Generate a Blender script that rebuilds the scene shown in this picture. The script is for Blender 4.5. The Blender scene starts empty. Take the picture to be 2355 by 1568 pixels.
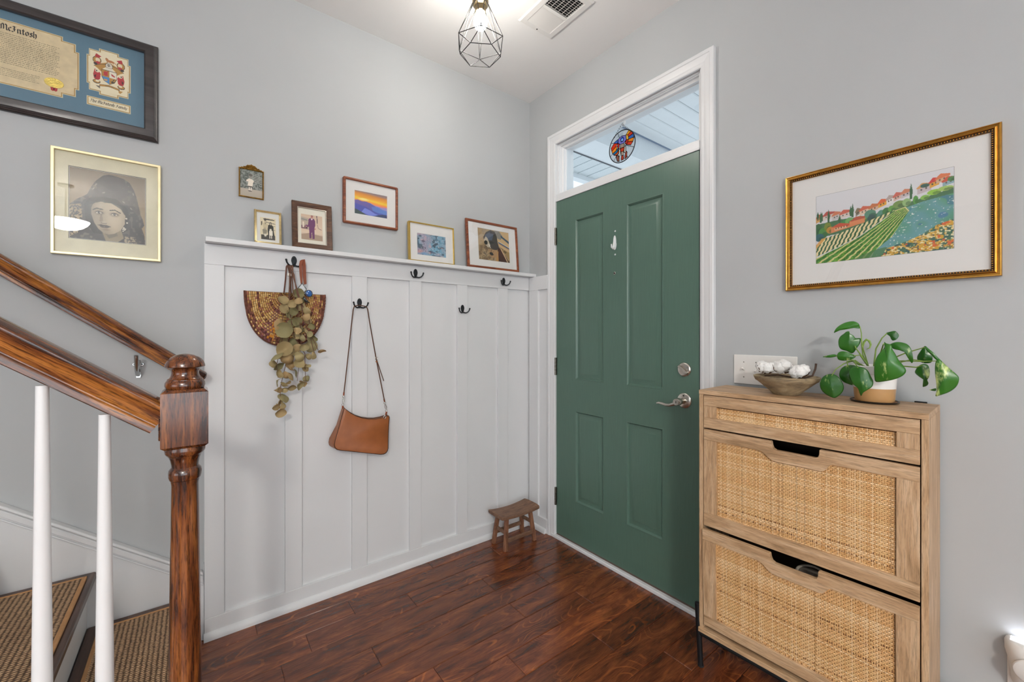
import bpy, math, random
import numpy as np
from mathutils import Matrix, Vector

# ---------------------------------------------------------------- camera, world, lights, exposure
S = bpy.context.scene
COL = S.collection
PI = math.pi
R = math.radians
random.seed(7)
rng = np.random.default_rng(7)

cam_d = bpy.data.cameras.new('camera')
cam = bpy.data.objects.new('camera', cam_d)
COL.objects.link(cam)
cam.location = (2.1095, -1.757, 1.24)
cam.rotation_euler = (PI / 2, 0, 0.91816)
cam_d.sensor_width = 36
cam_d.lens = 14.604
cam_d.shift_y = -0.00678
cam_d.clip_start = 0.02
S.camera = cam

world = bpy.data.worlds.new('overcast_sky')
S.world = world
world.use_nodes = True
wb = world.node_tree.nodes['Background']
wb.inputs[0].default_value = (0.80, 0.89, 1.0, 1)
wb.inputs[1].default_value = 1.4

def area(name, loc, rot, sx, sy, power, col=(1, 1, 1)):
    l = bpy.data.lights.new(name, 'AREA')
    l.shape = 'RECTANGLE'
    l.size, l.size_y, l.energy, l.color = sx, sy, power, col
    o = bpy.data.objects.new(name, l)
    COL.objects.link(o)
    o.location, o.rotation_euler = loc, rot
    return o

# fill lamps added as daylight from assumed, unseen windows behind the camera
area('window_daylight', (4.52, -2.3, 1.20), (PI / 2, 0, PI / 2), 2.6, 1.5, 30, (0.90, 0.96, 1.0))
area('window_daylight', (3.1, -5.42, 1.20), (PI / 2, 0, 0), 2.4, 1.5, 20, (0.90, 0.96, 1.0))

vs = S.view_settings
vs.view_transform = 'Standard'
vs.look = 'None'
vs.gamma = 1
vs.exposure = 0.0
vs.use_curve_mapping = False

# ---------------------------------------------------------------- materials
def lin(c):
    if isinstance(c, str):
        c = tuple(int(c[i:i + 2], 16) / 255 for i in (1, 3, 5))
    return tuple(x / 12.92 if x <= 0.04045 else ((x + 0.055) / 1.055) ** 2.4 for x in c)

MATS = {}

def newmat(name):
    m = bpy.data.materials.new(name)
    m.use_nodes = True
    nt = m.node_tree
    return m, nt, nt.nodes['Principled BSDF'], nt.links

def node(nt, t, **kw):
    n = nt.nodes.new(t)
    for k, v in kw.items():
        if k.startswith('i_'):
            n.inputs[k[2:].replace('_', ' ')].default_value = v
        else:
            setattr(n, k, v)
    return n

def ramp(nt, stops):
    n = nt.nodes.new('ShaderNodeValToRGB')
    e = n.color_ramp.elements
    while len(e) < len(stops):
        e.new(0.5)
    for el, (p, c) in zip(e, stops):
        el.position = p
        el.color = (*c, 1) if len(c) == 3 else c
    return n

def coords(nt, scale=(1, 1, 1), rnd=0.0):
    tc = nt.nodes.new('ShaderNodeTexCoord')
    mp = nt.nodes.new('ShaderNodeMapping')
    mp.inputs['Scale'].default_value = scale
    src = tc.outputs['Object']
    if rnd:
        oi = nt.nodes.new('ShaderNodeObjectInfo')
        mu = nt.nodes.new('ShaderNodeMath'); mu.operation = 'MULTIPLY'
        mu.inputs[1].default_value = rnd
        nt.links.new(oi.outputs['Random'], mu.inputs[0])
        ad = nt.nodes.new('ShaderNodeVectorMath'); ad.operation = 'ADD'
        nt.links.new(src, ad.inputs[0]); nt.links.new(mu.outputs[0], ad.inputs[1])
        src = ad.outputs[0]
    nt.links.new(src, mp.inputs['Vector'])
    return mp.outputs['Vector']

def bump(nt, L, b, h, strength, dist=0.002):
    bn = nt.nodes.new('ShaderNodeBump')
    bn.inputs['Strength'].default_value = strength
    bn.inputs['Distance'].default_value = dist
    L.new(h, bn.inputs['Height'])
    L.new(bn.outputs[0], b.inputs['Normal'])

def pm(name, col, rough=0.5, metal=0.0, var=0.06, vs_=8.0, bs=0.0, bscale=200.0, coat=0.0, spec=0.5, sheen=0.0, emit=0.0, rvar=0.0):
    """plain paint / metal / plastic with slight procedural mottling"""
    if name in MATS: return MATS[name]
    m, nt, b, L = newmat(name)
    c = lin(col)
    v = coords(nt)
    n = node(nt, 'ShaderNodeTexNoise', i_Scale=vs_, i_Detail=4.0)
    L.new(v, n.inputs['Vector'])
    r = ramp(nt, [(0.3, tuple(x * (1 - var) for x in c)), (0.7, tuple(min(1, x * (1 + var)) for x in c))])
    L.new(n.outputs['Fac'], r.inputs[0])
    L.new(r.outputs[0], b.inputs['Base Color'])
    b.inputs['Roughness'].default_value = rough
    b.inputs['Metallic'].default_value = metal
    b.inputs['Coat Weight'].default_value = coat
    b.inputs['Coat Roughness'].default_value = 0.15
    b.inputs['Specular IOR Level'].default_value = spec
    b.inputs['Sheen Weight'].default_value = sheen
    if emit:
        L.new(r.outputs[0], b.inputs['Emission Color'])
        b.inputs['Emission Strength'].default_value = emit
    if bs:
        n2 = node(nt, 'ShaderNodeTexNoise', i_Scale=bscale, i_Detail=3.0)
        L.new(v, n2.inputs['Vector'])
        bump(nt, L, b, n2.outputs['Fac'], bs)
    MATS[name] = m
    return m

def wood(name, dark, mid, light, axis=0, rough=0.4, scale=1.0, stretch=14.0, coat=0.0, pores=0.5, per_obj=0.0, bs=0.25, knots=0.0, rnd=37.0, contrast=1.0, spec=0.5, figure=None):
    """procedural wood grain running along a local axis"""
    if name in MATS: return MATS[name]
    m, nt, b, L = newmat(name)
    sc = [stretch * scale] * 3
    sc[axis] = scale
    v = coords(nt, tuple(sc), rnd)
    n1 = node(nt, 'ShaderNodeTexNoise', i_Scale=1.6, i_Detail=6.0, i_Roughness=0.6, i_Distortion=0.9)
    L.new(v, n1.inputs['Vector'])
    h = 0.5 / contrast
    r1 = ramp(nt, [(0.5 - 0.22 * h * 2, lin(dark)), (0.5, lin(mid)), (0.5 + 0.22 * h * 2, lin(light))])
    L.new(n1.outputs['Fac'], r1.inputs[0])
    sc2 = [90.0 * scale] * 3
    sc2[axis] = 5.0 * scale
    v2 = coords(nt, tuple(sc2), rnd)
    n2 = node(nt, 'ShaderNodeTexNoise', i_Scale=1.5, i_Detail=3.0, i_Roughness=0.7)
    L.new(v2, n2.inputs['Vector'])
    r2 = ramp(nt, [(0.36, (1 - pores,) * 3), (0.52, (1, 1, 1))])
    L.new(n2.outputs['Fac'], r2.inputs[0])
    mx = node(nt, 'ShaderNodeMix', data_type='RGBA', blend_type='MULTIPLY')
    mx.inputs['Factor'].default_value = 1.0
    L.new(r1.outputs[0], mx.inputs['A']); L.new(r2.outputs[0], mx.inputs['B'])
    out = mx.outputs['Result']
    if figure:
        vf = coords(nt, tuple((1.7 if i == axis else 5.0) * scale / 2.2 for i in range(3)), rnd)
        nf = node(nt, 'ShaderNodeTexNoise', i_Scale=1.5, i_Detail=1.5, i_Roughness=0.45, i_Distortion=0.35)
        L.new(vf, nf.inputs['Vector'])
        sn = node(nt, 'ShaderNodeMath', operation='MULTIPLY'); sn.inputs[1].default_value = 125.0
        L.new(nf.outputs['Fac'], sn.inputs[0])
        s2 = node(nt, 'ShaderNodeMath', operation='SINE'); L.new(sn.outputs[0], s2.inputs[0])
        rf = ramp(nt, [(0.72, (0, 0, 0)), (0.97, (1, 1, 1))]); L.new(s2.outputs[0], rf.inputs[0])
        ng = node(nt, 'ShaderNodeTexNoise', i_Scale=4.0, i_Detail=2.0)
        L.new(vf, ng.inputs['Vector'])
        rg = ramp(nt, [(0.45, (0, 0, 0)), (0.68, (0.5, 0.5, 0.5))]); L.new(ng.outputs['Fac'], rg.inputs[0])
        mf = node(nt, 'ShaderNodeMath', operation='MULTIPLY')
        L.new(rf.outputs[0], mf.inputs[0]); L.new(rg.outputs[0], mf.inputs[1])
        mg_ = node(nt, 'ShaderNodeMix', data_type='RGBA')
        mg_.inputs['B'].default_value = (*lin(figure), 1)
        L.new(mf.outputs[0], mg_.inputs['Factor']); L.new(out, mg_.inputs['A'])
        out = mg_.outputs['Result']
    if knots:
        vk = coords(nt, tuple((2.2 if i == axis else 9.0) * scale for i in range(3)), rnd)
        nk = node(nt, 'ShaderNodeTexNoise', i_Scale=1.2, i_Detail=2.0)
        L.new(vk, nk.inputs['Vector'])
        rk = ramp(nt, [(0.30, (1 - knots,) * 3), (0.46, (1, 1, 1))])
        L.new(nk.outputs['Fac'], rk.inputs[0])
        mk = node(nt, 'ShaderNodeMix', data_type='RGBA', blend_type='MULTIPLY')
        mk.inputs['Factor'].default_value = 1.0
        L.new(out, mk.inputs['A']); L.new(rk.outputs[0], mk.inputs['B'])
        out = mk.outputs['Result']
    if per_obj:
        oi = nt.nodes.new('ShaderNodeObjectInfo')
        mr = node(nt, 'ShaderNodeMapRange')
        mr.inputs['To Min'].default_value = 1 - per_obj
        mr.inputs['To Max'].default_value = 1 + per_obj
        L.new(oi.outputs['Random'], mr.inputs['Value'])
        hs = nt.nodes.new('ShaderNodeHueSaturation')
        L.new(mr.outputs[0], hs.inputs['Value'])
        L.new(out, hs.inputs['Color'])
        out = hs.outputs[0]
    L.new(out, b.inputs['Base Color'])
    b.inputs['Roughness'].default_value = rough
    b.inputs['Coat Weight'].default_value = coat
    b.inputs['Coat Roughness'].default_value = 0.12
    b.inputs['Specular IOR Level'].default_value = spec
    if bs: bump(nt, L, b, n2.outputs['Fac'], bs, 0.001)
    MATS[name] = m
    return m

def attr_mat(name, rough=0.6, bs=0.0, coat=0.0, metal=0.0):
    if name in MATS: return MATS[name]
    m, nt, b, L = newmat(name)
    a = node(nt, 'ShaderNodeVertexColor', layer_name='Col')
    L.new(a.outputs[0], b.inputs['Base Color'])
    b.inputs['Roughness'].default_value = rough
    b.inputs['Coat Weight'].default_value = coat
    b.inputs['Metallic'].default_value = metal
    if bs:
        n2 = node(nt, 'ShaderNodeTexNoise', i_Scale=300.0)
        L.new(coords(nt), n2.inputs['Vector'])
        bump(nt, L, b, n2.outputs['Fac'], bs)
    MATS[name] = m
    return m

def pane_mat(name, tint=(1, 1, 1), refl=1.0, rough=0.0):
    """thin flat pane: clear transmission plus a Fresnel mirror reflection"""
    if name in MATS: return MATS[name]
    m = bpy.data.materials.new(name)
    m.use_nodes = True
    nt = m.node_tree; L = nt.links
    nt.nodes.remove(nt.nodes['Principled BSDF'])
    t = node(nt, 'ShaderNodeBsdfTransparent'); t.inputs[0].default_value = (*tint, 1)
    g = node(nt, 'ShaderNodeBsdfGlossy'); g.inputs['Roughness'].default_value = rough
    g.inputs['Color'].default_value = (refl, refl, refl, 1)
    lw = node(nt, 'ShaderNodeLayerWeight')
    p5 = node(nt, 'ShaderNodeMath', operation='POWER'); p5.inputs[1].default_value = 5.0
    L.new(lw.outputs['Facing'], p5.inputs[0])
    f = node(nt, 'ShaderNodeMath', operation='MULTIPLY_ADD'); f.inputs[1].default_value = 0.9; f.inputs[2].default_value = 0.03
    L.new(p5.outputs[0], f.inputs[0])
    x = node(nt, 'ShaderNodeMixShader')
    L.new(f.outputs[0], x.inputs[0]); L.new(t.outputs[0], x.inputs[1]); L.new(g.outputs[0], x.inputs[2])
    L.new(x.outputs[0], nt.nodes['Material Output'].inputs[0])
    MATS[name] = m
    return m

# ---------------------------------------------------------------- mesh helpers
class B:
    def __init__(self):
        self.v, self.f, self.c = [], [], None
    def add(self, vs, fs, M=None):
        o = len(self.v)
        if M is not None: vs = [M @ Vector(p) for p in vs]
        self.v += [tuple(p) for p in vs]
        self.f += [tuple(i + o for i in f) for f in fs]
        return self
    def box(self, x0, x1, y0, y1, z0, z1, M=None):
        vs = [(x, y, z) for z in (z0, z1) for y in (y0, y1) for x in (x0, x1)]
        return self.add(vs, [(0, 2, 3, 1), (4, 5, 7, 6), (0, 1, 5, 4), (2, 6, 7, 3), (0, 4, 6, 2), (1, 3, 7, 5)], M)
    def prism(self, poly, z0, z1, M=None):
        n = len(poly)
        vs = [(x, y, z0) for x, y in poly] + [(x, y, z1) for x, y in poly]
        fs = [tuple(range(n - 1, -1, -1)), tuple(range(n, 2 * n))] + [(i, (i + 1) % n, n + (i + 1) % n, n + i) for i in range(n)]
        return self.add(vs, fs, M)
    def lathe(self, prof, n=32, M=None, caps=True):
        vs, fs = [], []
        for r, z in prof:
            for i in range(n):
                a = 2 * PI * i / n
                vs.append((r * math.cos(a), r * math.sin(a), z))
        for j in range(len(prof) - 1):
            for i in range(n):
                fs.append((j * n + i, j * n + (i + 1) % n, (j + 1) * n + (i + 1) % n, (j + 1) * n + i))
        if caps:
            fs.append(tuple(range(n - 1, -1, -1)))
            fs.append(tuple(range((len(prof) - 1) * n, len(prof) * n)))
        return self.add(vs, fs, M)
    def tube(self, path, r, n=8, closed=False, M=None, flat=1.0, up=None):
        """sweep an ellipse (r, r*flat) along path; r may be a list"""
        P = [Vector(p) for p in path]
        m = len(P)
        rr = r if isinstance(r, (list, tuple)) else [r] * m
        vs, fs, nv = [], [], None
        for i, p in enumerate(P):
            if closed: t = (P[(i + 1) % m] - P[i - 1]).normalized()
            else: t = (P[min(i + 1, m - 1)] - P[max(i - 1, 0)]).normalized()
            if nv is None:
                nv = Vector(up) if up else (Vector((0, 0, 1)) if abs(t.z) < 0.9 else Vector((1, 0, 0)))
            if up: nv = Vector(up)
            nv = (nv - t * nv.dot(t)).normalized()
            bv = t.cross(nv)
            for k in range(n):
                a = 2 * PI * k / n
                vs.append(p + nv * (rr[i] * flat * math.cos(a)) + bv * (rr[i] * math.sin(a)))
        for i in range(m if closed else m - 1):
            for k in range(n):
                a, b_ = i * n, ((i + 1) % m) * n
                fs.append((a + k, a + (k + 1) % n, b_ + (k + 1) % n, b_ + k))
        if not closed:
            fs.append(tuple(range(n - 1, -1, -1)))
            fs.append(tuple(range((m - 1) * n, m * n)))
        return self.add(vs, fs, M)
    def sweep(self, prof, path_frames, closed_prof=True):
        """prof: 2-D points; path_frames: list of 4x4 matrices mapping (px,py,0)"""
        n = len(prof); vs = []; fs = []
        for M in path_frames:
            vs += [M @ Vector((x, y, 0)) for x, y in prof]
        for j in range(len(path_frames) - 1):
            for i in range(n if closed_prof else n - 1):
                fs.append((j * n + i, j * n + (i + 1) % n, (j + 1) * n + (i + 1) % n, (j + 1) * n + i))
        if closed_prof:
            fs.append(tuple(range(n - 1, -1, -1)))
            fs.append(tuple(range((len(path_frames) - 1) * n, len(path_frames) * n)))
        return self.add(vs, fs)
    def frame(self, w, h, prof, M=None):
        """mitred picture-frame: prof = [(inset, z)...] from the outside in; base at y=0, centred on x"""
        vs, fs = [], []
        for d, z in prof:
            vs += [(-w / 2 + d, d, z), (w / 2 - d, d, z), (w / 2 - d, h - d, z), (-w / 2 + d, h - d, z)]
        for j in range(len(prof) - 1):
            for i in range(4):
                fs.append((j * 4 + i, j * 4 + (i + 1) % 4, (j + 1) * 4 + (i + 1) % 4, (j + 1) * 4 + i))
        return self.add(vs, fs, M)
    def grid(self, nu, nv, fn, M=None):
        vs = [fn(i / (nu - 1), j / (nv - 1)) for j in range(nv) for i in range(nu)]
        fs = [(j * nu + i, j * nu + i + 1, (j + 1) * nu + i + 1, (j + 1) * nu + i) for j in range(nv - 1) for i in range(nu - 1)]
        return self.add(vs, fs, M)
    def ball(self, c, r, nu=16, nv=10, sc=(1, 1, 1), M=None):
        prof = [(max(1e-4, math.sin(PI * k / nv)), -math.cos(PI * k / nv)) for k in range(nv + 1)]
        T = Matrix.Translation(c) @ Matrix.Diagonal((r * sc[0], r * sc[1], r * sc[2], 1))
        return self.lathe(prof, nu, (M @ T) if M is not None else T)

def obj(name, b, mat, parent=None, smooth=False, bevel=0.0, seg=2, loc=None, rot=None, label=None, kind=None, cols=None):
    me = bpy.data.meshes.new(name)
    me.from_pydata(b.v, [], b.f)
    me.update()
    if mat: me.materials.append(mat)
    if smooth:
        me.polygons.foreach_set('use_smooth', [True] * len(me.polygons))
        me.set_sharp_from_angle(angle=R(38 if smooth is True else smooth))
    if cols is not None:
        a = me.color_attributes.new('Col', 'FLOAT_COLOR', 'POINT')
        a.data.foreach_set('color', np.asarray(cols, dtype=np.float32).ravel())
    o = bpy.data.objects.new(name, me)
    COL.objects.link(o)
    if parent: o.parent = parent
    if loc: o.location = loc
    if rot: o.rotation_euler = rot
    if bevel:
        md = o.modifiers.new('bevel', 'BEVEL')
        md.width = bevel; md.segments = seg; md.limit_method = 'ANGLE'; md.angle_limit = R(40)
        md.harden_normals = False
    if label: o['label'] = label
    if kind: o['kind'] = kind
    return o

def tag(o, label, cat, group=None, kind=None):
    o['label'] = label
    o['category'] = cat
    if group: o['group'] = group
    if kind: o['kind'] = kind
    return o

def thing(name, label, cat, loc=(0, 0, 0), M=None, group=None):
    o = bpy.data.objects.new(name, None)
    o.empty_display_size = 0.05
    COL.objects.link(o)
    if M is not None: o.matrix_world = M
    else: o.location = loc
    return tag(o, label, cat, group)

def struct(o, label=None):
    o['kind'] = 'structure'
    if label: o['label'] = label
    return o

def empty_struct(name, label=None, loc=(0, 0, 0)):
    o = bpy.data.objects.new(name, None)
    o.empty_display_size = 0.05
    COL.objects.link(o)
    o.location = loc
    return struct(o, label)

def copy_tree(o, parent=None):
    c = o.copy(); COL.objects.link(c); c.parent = parent
    for ch in list(o.children): copy_tree(ch, c)
    return c

# local frames: X along the wall (to the right), Y up, Z out of the wall
WL = Matrix(((0, 0, 1, 0), (1, 0, 0, 0), (0, 1, 0, 0), (0, 0, 0, 1)))
WB = Matrix(((1, 0, 0, 0), (0, 0, -1, 0), (0, 1, 0, 0), (0, 0, 0, 1)))
def on_left(y, z, x=0.0, lean=0.0, roll=0.0):
    return Matrix.Translation((x, y, z)) @ WL @ Matrix.Rotation(-lean, 4, 'X') @ Matrix.Rotation(roll, 4, 'Z')
def on_back(x, z, y=0.0, lean=0.0):
    return Matrix.Translation((x, y, z)) @ WB @ Matrix.Rotation(-lean, 4, 'X')

# ---------------------------------------------------------------- picture canvas (prints built as fine coloured grids)
class Cv:
    def __init__(self, nx, ny, col):
        self.nx, self.ny = nx, ny
        self.X, self.Y = np.meshgrid(np.linspace(0, 1, nx), np.linspace(0, 1, ny))
        self.a = np.zeros((ny, nx, 3)); self.a[:] = self.c(col)
    def c(self, col): return np.array(lin(col))
    def put(self, m, col, al=1.0):
        m = np.clip(m * al, 0, 1)[..., None]
        self.a = self.a * (1 - m) + self.c(col) * m
    def inside(self, pts):
        X, Y = self.X, self.Y
        r = np.zeros(X.shape, bool)
        n = len(pts)
        for i in range(n):
            (x0, y0), (x1, y1) = pts[i], pts[(i + 1) % n]
            if y0 == y1: continue
            cnd = ((y0 > Y) != (y1 > Y)) & (X < (x1 - x0) * (Y - y0) / (y1 - y0) + x0)
            r ^= cnd
        return r
    def poly(self, pts, col, al=1.0):
        self.put(self.inside(pts).astype(float), col, al)
    def ell(self, cx, cy, rx, ry, col, al=1.0, soft=0.0, ang=0.0):
        c, s = math.cos(ang), math.sin(ang)
        dx, dy = self.X - cx, self.Y - cy
        d = np.sqrt(((dx * c + dy * s) / rx) ** 2 + ((-dx * s + dy * c) / ry) ** 2)
        m = (d < 1).astype(float) if soft <= 0 else np.clip((1 - d) / soft + 0.5, 0, 1)
        self.put(m, col, al)
    def line(self, pts, w, col, al=1.0, asp=1.0):
        X, Y = self.X, self.Y * asp
        dm = np.full(X.shape, 9.0)
        for (x0, y0), (x1, y1) in zip(pts[:-1], pts[1:]):
            y0, y1 = y0 * asp, y1 * asp
            L = (x1 - x0) ** 2 + (y1 - y0) ** 2 + 1e-12
            t = np.clip(((X - x0) * (x1 - x0) + (Y - y0) * (y1 - y0)) / L, 0, 1)
            dm = np.minimum(dm, np.hypot(X - x0 - t * (x1 - x0), Y - y0 - t * (y1 - y0)))
        self.put((dm < w / 2).astype(float), col, al)
    def vgrad(self, stops, mask=None, f=None):
        t = self.Y if f is None else f
        cols = np.stack([np.interp(t, [s[0] for s in stops], [self.c(s[1])[k] for s in stops]) for k in range(3)], -1)
        if mask is None: self.a = cols
        else: self.a = np.where(mask[..., None], cols, self.a)
    def noise(self, k, seed=0):
        r = np.random.default_rng(seed)
        g = r.random((k + 2, k + 2))
        x, y = self.X * k, self.Y * k
        i, j = np.floor(x).astype(int), np.floor(y).astype(int)
        fx, fy = x - i, y - j
        fx, fy = fx * fx * (3 - 2 * fx), fy * fy * (3 - 2 * fy)
        return (g[j, i] * (1 - fx) + g[j, i + 1] * fx) * (1 - fy) + (g[j + 1, i] * (1 - fx) + g[j + 1, i + 1] * fx) * fy
    def mul(self, f, mask=None):
        f = f[..., None]
        if mask is not None: f = np.where(mask[..., None], f, 1.0)
        self.a = np.clip(self.a * f, 0, 1)
    def build(self, name, parent, x0, x1, y0, y1, z, mat=None, label=None):
        b = B()
        b.grid(self.nx, self.ny, lambda u, v: (x0 + (x1 - x0) * u, y0 + (y1 - y0) * v, z))
        c = np.concatenate([self.a, np.ones((self.ny, self.nx, 1))], -1)
        return obj(name, b, mat or attr_mat('print_paper', 0.55), parent, cols=c, label=label)
# ---------------------------------------------------------------- shared materials
H = 2.763
M_wall = pm('grey_wall_paint', '#b7babb', 0.62, var=0.015, vs_=3, bs=0.05, bscale=160, spec=0.3)
M_ceil = pm('white_ceiling_paint', '#f0f0ef', 0.8, var=0.01, vs_=3, bs=0.05, bscale=120, spec=0.2)
M_trim = pm('white_trim_paint', '#e1e2e3', 0.38, var=0.012, vs_=4, bs=0.02, bscale=60, spec=0.45)
M_door = None
M_nickel = pm('satin_nickel', '#c9c4bb', 0.24, 1.0, var=0.05, vs_=60)
M_black = pm('black_metal', '#232426', 0.42, 0.6, var=0.1, vs_=40)
M_dark = pm('dark_void', '#0c0b0a', 0.8)

# ---------------------------------------------------------------- floor, walls, ceiling
M_plank = wood('dark_walnut_plank', '#42200f', '#70391e', '#94532a', axis=1, rough=0.26, scale=2.2, stretch=5.0, coat=0.2, pores=0.32, per_obj=0.24, bs=0.10, knots=0.42, contrast=1.0, figure='#b0622c')
floor = obj('floor', B().box(-0.1, 4.7, -5.6, 0.0, -0.12, -0.012), M_plank)
struct(floor, 'dark brown hand-scraped hardwood plank floor')
P0, PW = -0.012, 0.119
joints = {0: [-0.75, -1.55], 1: [-0.392, -1.19], 2: [-0.95, -1.392], 3: [-0.60, -1.50], 4: [-0.35, -1.20], 5: [-0.605, -1.62], 6: [-0.30, -1.05],
          7: [-0.798, -1.7], 8: [-0.45, -1.35], 9: [-0.95, -1.9], 10: [-0.30, -1.15], 11: [-0.62, -1.45], 12: [-0.17, -0.85, -1.6], 13: [-0.45, -1.2], 14: [-0.7, -1.5],
          15: [-0.35, -1.1], 16: [-0.9], 17: [-0.5, -1.4], 18: [-0.75], 19: [-0.3, -1.3], 20: [-0.8], 21: [-0.5, -1.5]}
def plank_mesh(w, l):
    b = B(); e = 0.0025; t = 0.0
    x0, x1, y0, y1 = -w / 2 + 0.0004, w / 2 - 0.0004, -l / 2 + 0.0004, l / 2 - 0.0004
    vs = [(x0, y0, -0.012), (x1, y0, -0.012), (x1, y1, -0.012), (x0, y1, -0.012),
          (x0, y0, -e * 0.7), (x1, y0, -e * 0.7), (x1, y1, -e * 0.7), (x0, y1, -e * 0.7),
          (x0 + e, y0 + e, t), (x1 - e, y0 + e, t), (x1 - e, y1 - e, t), (x0 + e, y1 - e, t)]
    fs = [(8, 9, 10, 11)] + [(i, (i + 1) % 4, 4 + (i + 1) % 4, 4 + i) for i in range(4)] + [(4 + i, 4 + (i + 1) % 4, 8 + (i + 1) % 4, 8 + i) for i in range(4)]
    return b.add(vs, fs)
for r_, js in joints.items():
    ys = [0.0] + js + [-2.35]
    for a, c in zip(ys[:-1], ys[1:]):
        xc = P0 + PW * (r_ + 0.5)
        o = obj('plank', plank_mesh(PW, a - c), M_plank, floor, loc=(xc, (a + c) / 2, 0.0))

def slab(name, x0, x1, y0, y1, z0, z1, mat, label):
    return struct(obj(name, B().box(x0, x1, y0, y1, z0, z1), mat), label)
slab('wall_left', -0.12, 0, -5.6, 0.145, 0, H, M_wall, 'light grey painted wall with the gallery of pictures')
wb_ = B()
wb_.box(0, 0.245, 0, 0.145, 0, H); wb_.box(1.177, 4.7, 0, 0.145, 0, H); wb_.box(0.245, 1.177, 0, 0.145, 2.415, H)
struct(obj('wall_back', wb_, M_wall), 'light grey painted wall around the green front door')
slab('ceiling', -0.12, 4.7, -5.6, 0.145, H, H + 0.1, M_ceil, 'flat white ceiling')
wr = B()
wr.box(4.6, 4.7, -5.6, -3.7, 0, H); wr.box(4.6, 4.7, -0.9, 0, 0, H); wr.box(4.6, 4.7, -3.7, -0.9, 0, 0.45); wr.box(4.6, 4.7, -3.7, -0.9, 2.05, H)
struct(obj('wall_right', wr, M_wall), 'light grey wall with a wide window behind the viewer')
wf = B()
wf.box(0, 1.8, -5.6, -5.5, 0, H); wf.box(4.4, 4.6, -5.6, -5.5, 0, H); wf.box(1.8, 4.4, -5.6, -5.5, 0, 0.45); wf.box(1.8, 4.4, -5.6, -5.5, 2.05, H)
struct(obj('wall_front', wf, M_wall), 'light grey wall with a wide window far behind the viewer')
M_pane = pane_mat('window_glass', (0.96, 0.98, 0.98))
for i, (Mx, w) in enumerate(((Matrix.Translation((4.6, -2.3, 0.45)) @ Matrix.Rotation(PI / 2, 4, 'Z'), 2.8), (Matrix.Translation((3.1, -5.5, 0.45)), 2.6))):
    e = empty_struct('window_%d' % (i + 2), 'white framed room window')  # unseen windows, added to frame the fill lamps
    e.matrix_world = Mx
    b = B().frame(w, 1.6, [(0, 0.0), (0, 0.06), (0.06, 0.06), (0.06, 0.0)])
    fo = obj('window_frame', b, M_trim, e, rot=(PI / 2, 0, 0))
    obj('mullion', B().box(-0.02, 0.02, -0.04, 0.0, 0.06, 1.54), M_trim, e)
    obj('pane', B().box(-w / 2 + 0.06, w / 2 - 0.06, -0.03, -0.026, 0.06, 1.54), M_pane, e)

# ---------------------------------------------------------------- board-and-batten wainscot
def wall_part(name, parent, x0, x1, z0, z1, t0, t1, M, mat=None, bevel=0.0012):
    b = B().box(x0, x1, z0, z1, t0, t1)
    o = obj(name, b, mat or M_trim, parent, bevel=bevel, seg=2)
    return o
t1 = empty_struct('trim_1', 'white board-and-batten wainscot with a picture ledge on the left wall')
t1.matrix_world = WL
wall_part('panel', t1, -1.726, 0, 0.0, 1.61, 0, 0.006, WL, bevel=0)
for a, c in ((-1.7255, -1.659), (-1.435, -1.366), (-1.144, -1.071), (-0.846, -0.779), (-0.555, -0.488), (-0.266, -0.193)):
    wall_part('stile', t1, a, c, 0.085, 1.524, 0.005, 0.020, WL)
wall_part('top_rail', t1, -1.7255, -0.0205, 1.5242, 1.6075, 0.005, 0.0205, WL)
wall_part('picture_ledge', t1, -1.7225, -0.0005, 1.6085, 1.627, 0.0, 0.070, WL, bevel=0.0015)
wall_part('base_board', t1, -1.7255, -0.0205, 0.0, 0.085, 0.005, 0.0215, WL)
def quarter(b, a, c, r, x0):
    pts = [(x0, 0.0)] + [(x0 + r * 0.85 * math.cos(t), r * 1.6 * math.sin(t)) for t in np.linspace(0, PI / 2, 7)]
    vs = [(a, z, x) for x, z in pts] + [(c, z, x) for x, z in pts]
    n = len(pts)
    return b.add(vs, [(i, i + 1, n + i + 1, n + i) for i in range(n - 1)] + [tuple(range(n - 1, -1, -1)), tuple(range(n, 2 * n))])
obj('shoe_moulding', quarter(B(), -1.7275, -0.036, 0.0185, 0.0215), M_trim, t1, smooth=True)

t2 = empty_struct('trim_2', 'short white wainscot return between the corner and the door casing')
t2.matrix_world = WB
wall_part('panel', t2, 0.0205, 0.196, 0.0, 1.606, 0, 0.006, WB, bevel=0)
wall_part('stile', t2, 0.0206, 0.108, 0.085, 1.52, 0.005, 0.0200, WB)
wall_part('top_rail', t2, 0.0206, 0.196, 1.5202, 1.607, 0.005, 0.0205, WB)
wall_part('base_board', t2, 0.0216, 0.196, 0.0, 0.085, 0.005, 0.0215, WB)
obj('shoe_moulding', quarter(B(), 0.022, 0.186, 0.0185, 0.0215), M_trim, t2, smooth=True)

# plain white base board right of the door
t3 = empty_struct('baseboard_back', 'white base board along the wall behind the shoe cabinet')
t3.matrix_world = WB
wall_part('base_board', t3, 1.236, 4.6, 0.0, 0.095, 0, 0.014, WB, bevel=0.004)

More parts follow.
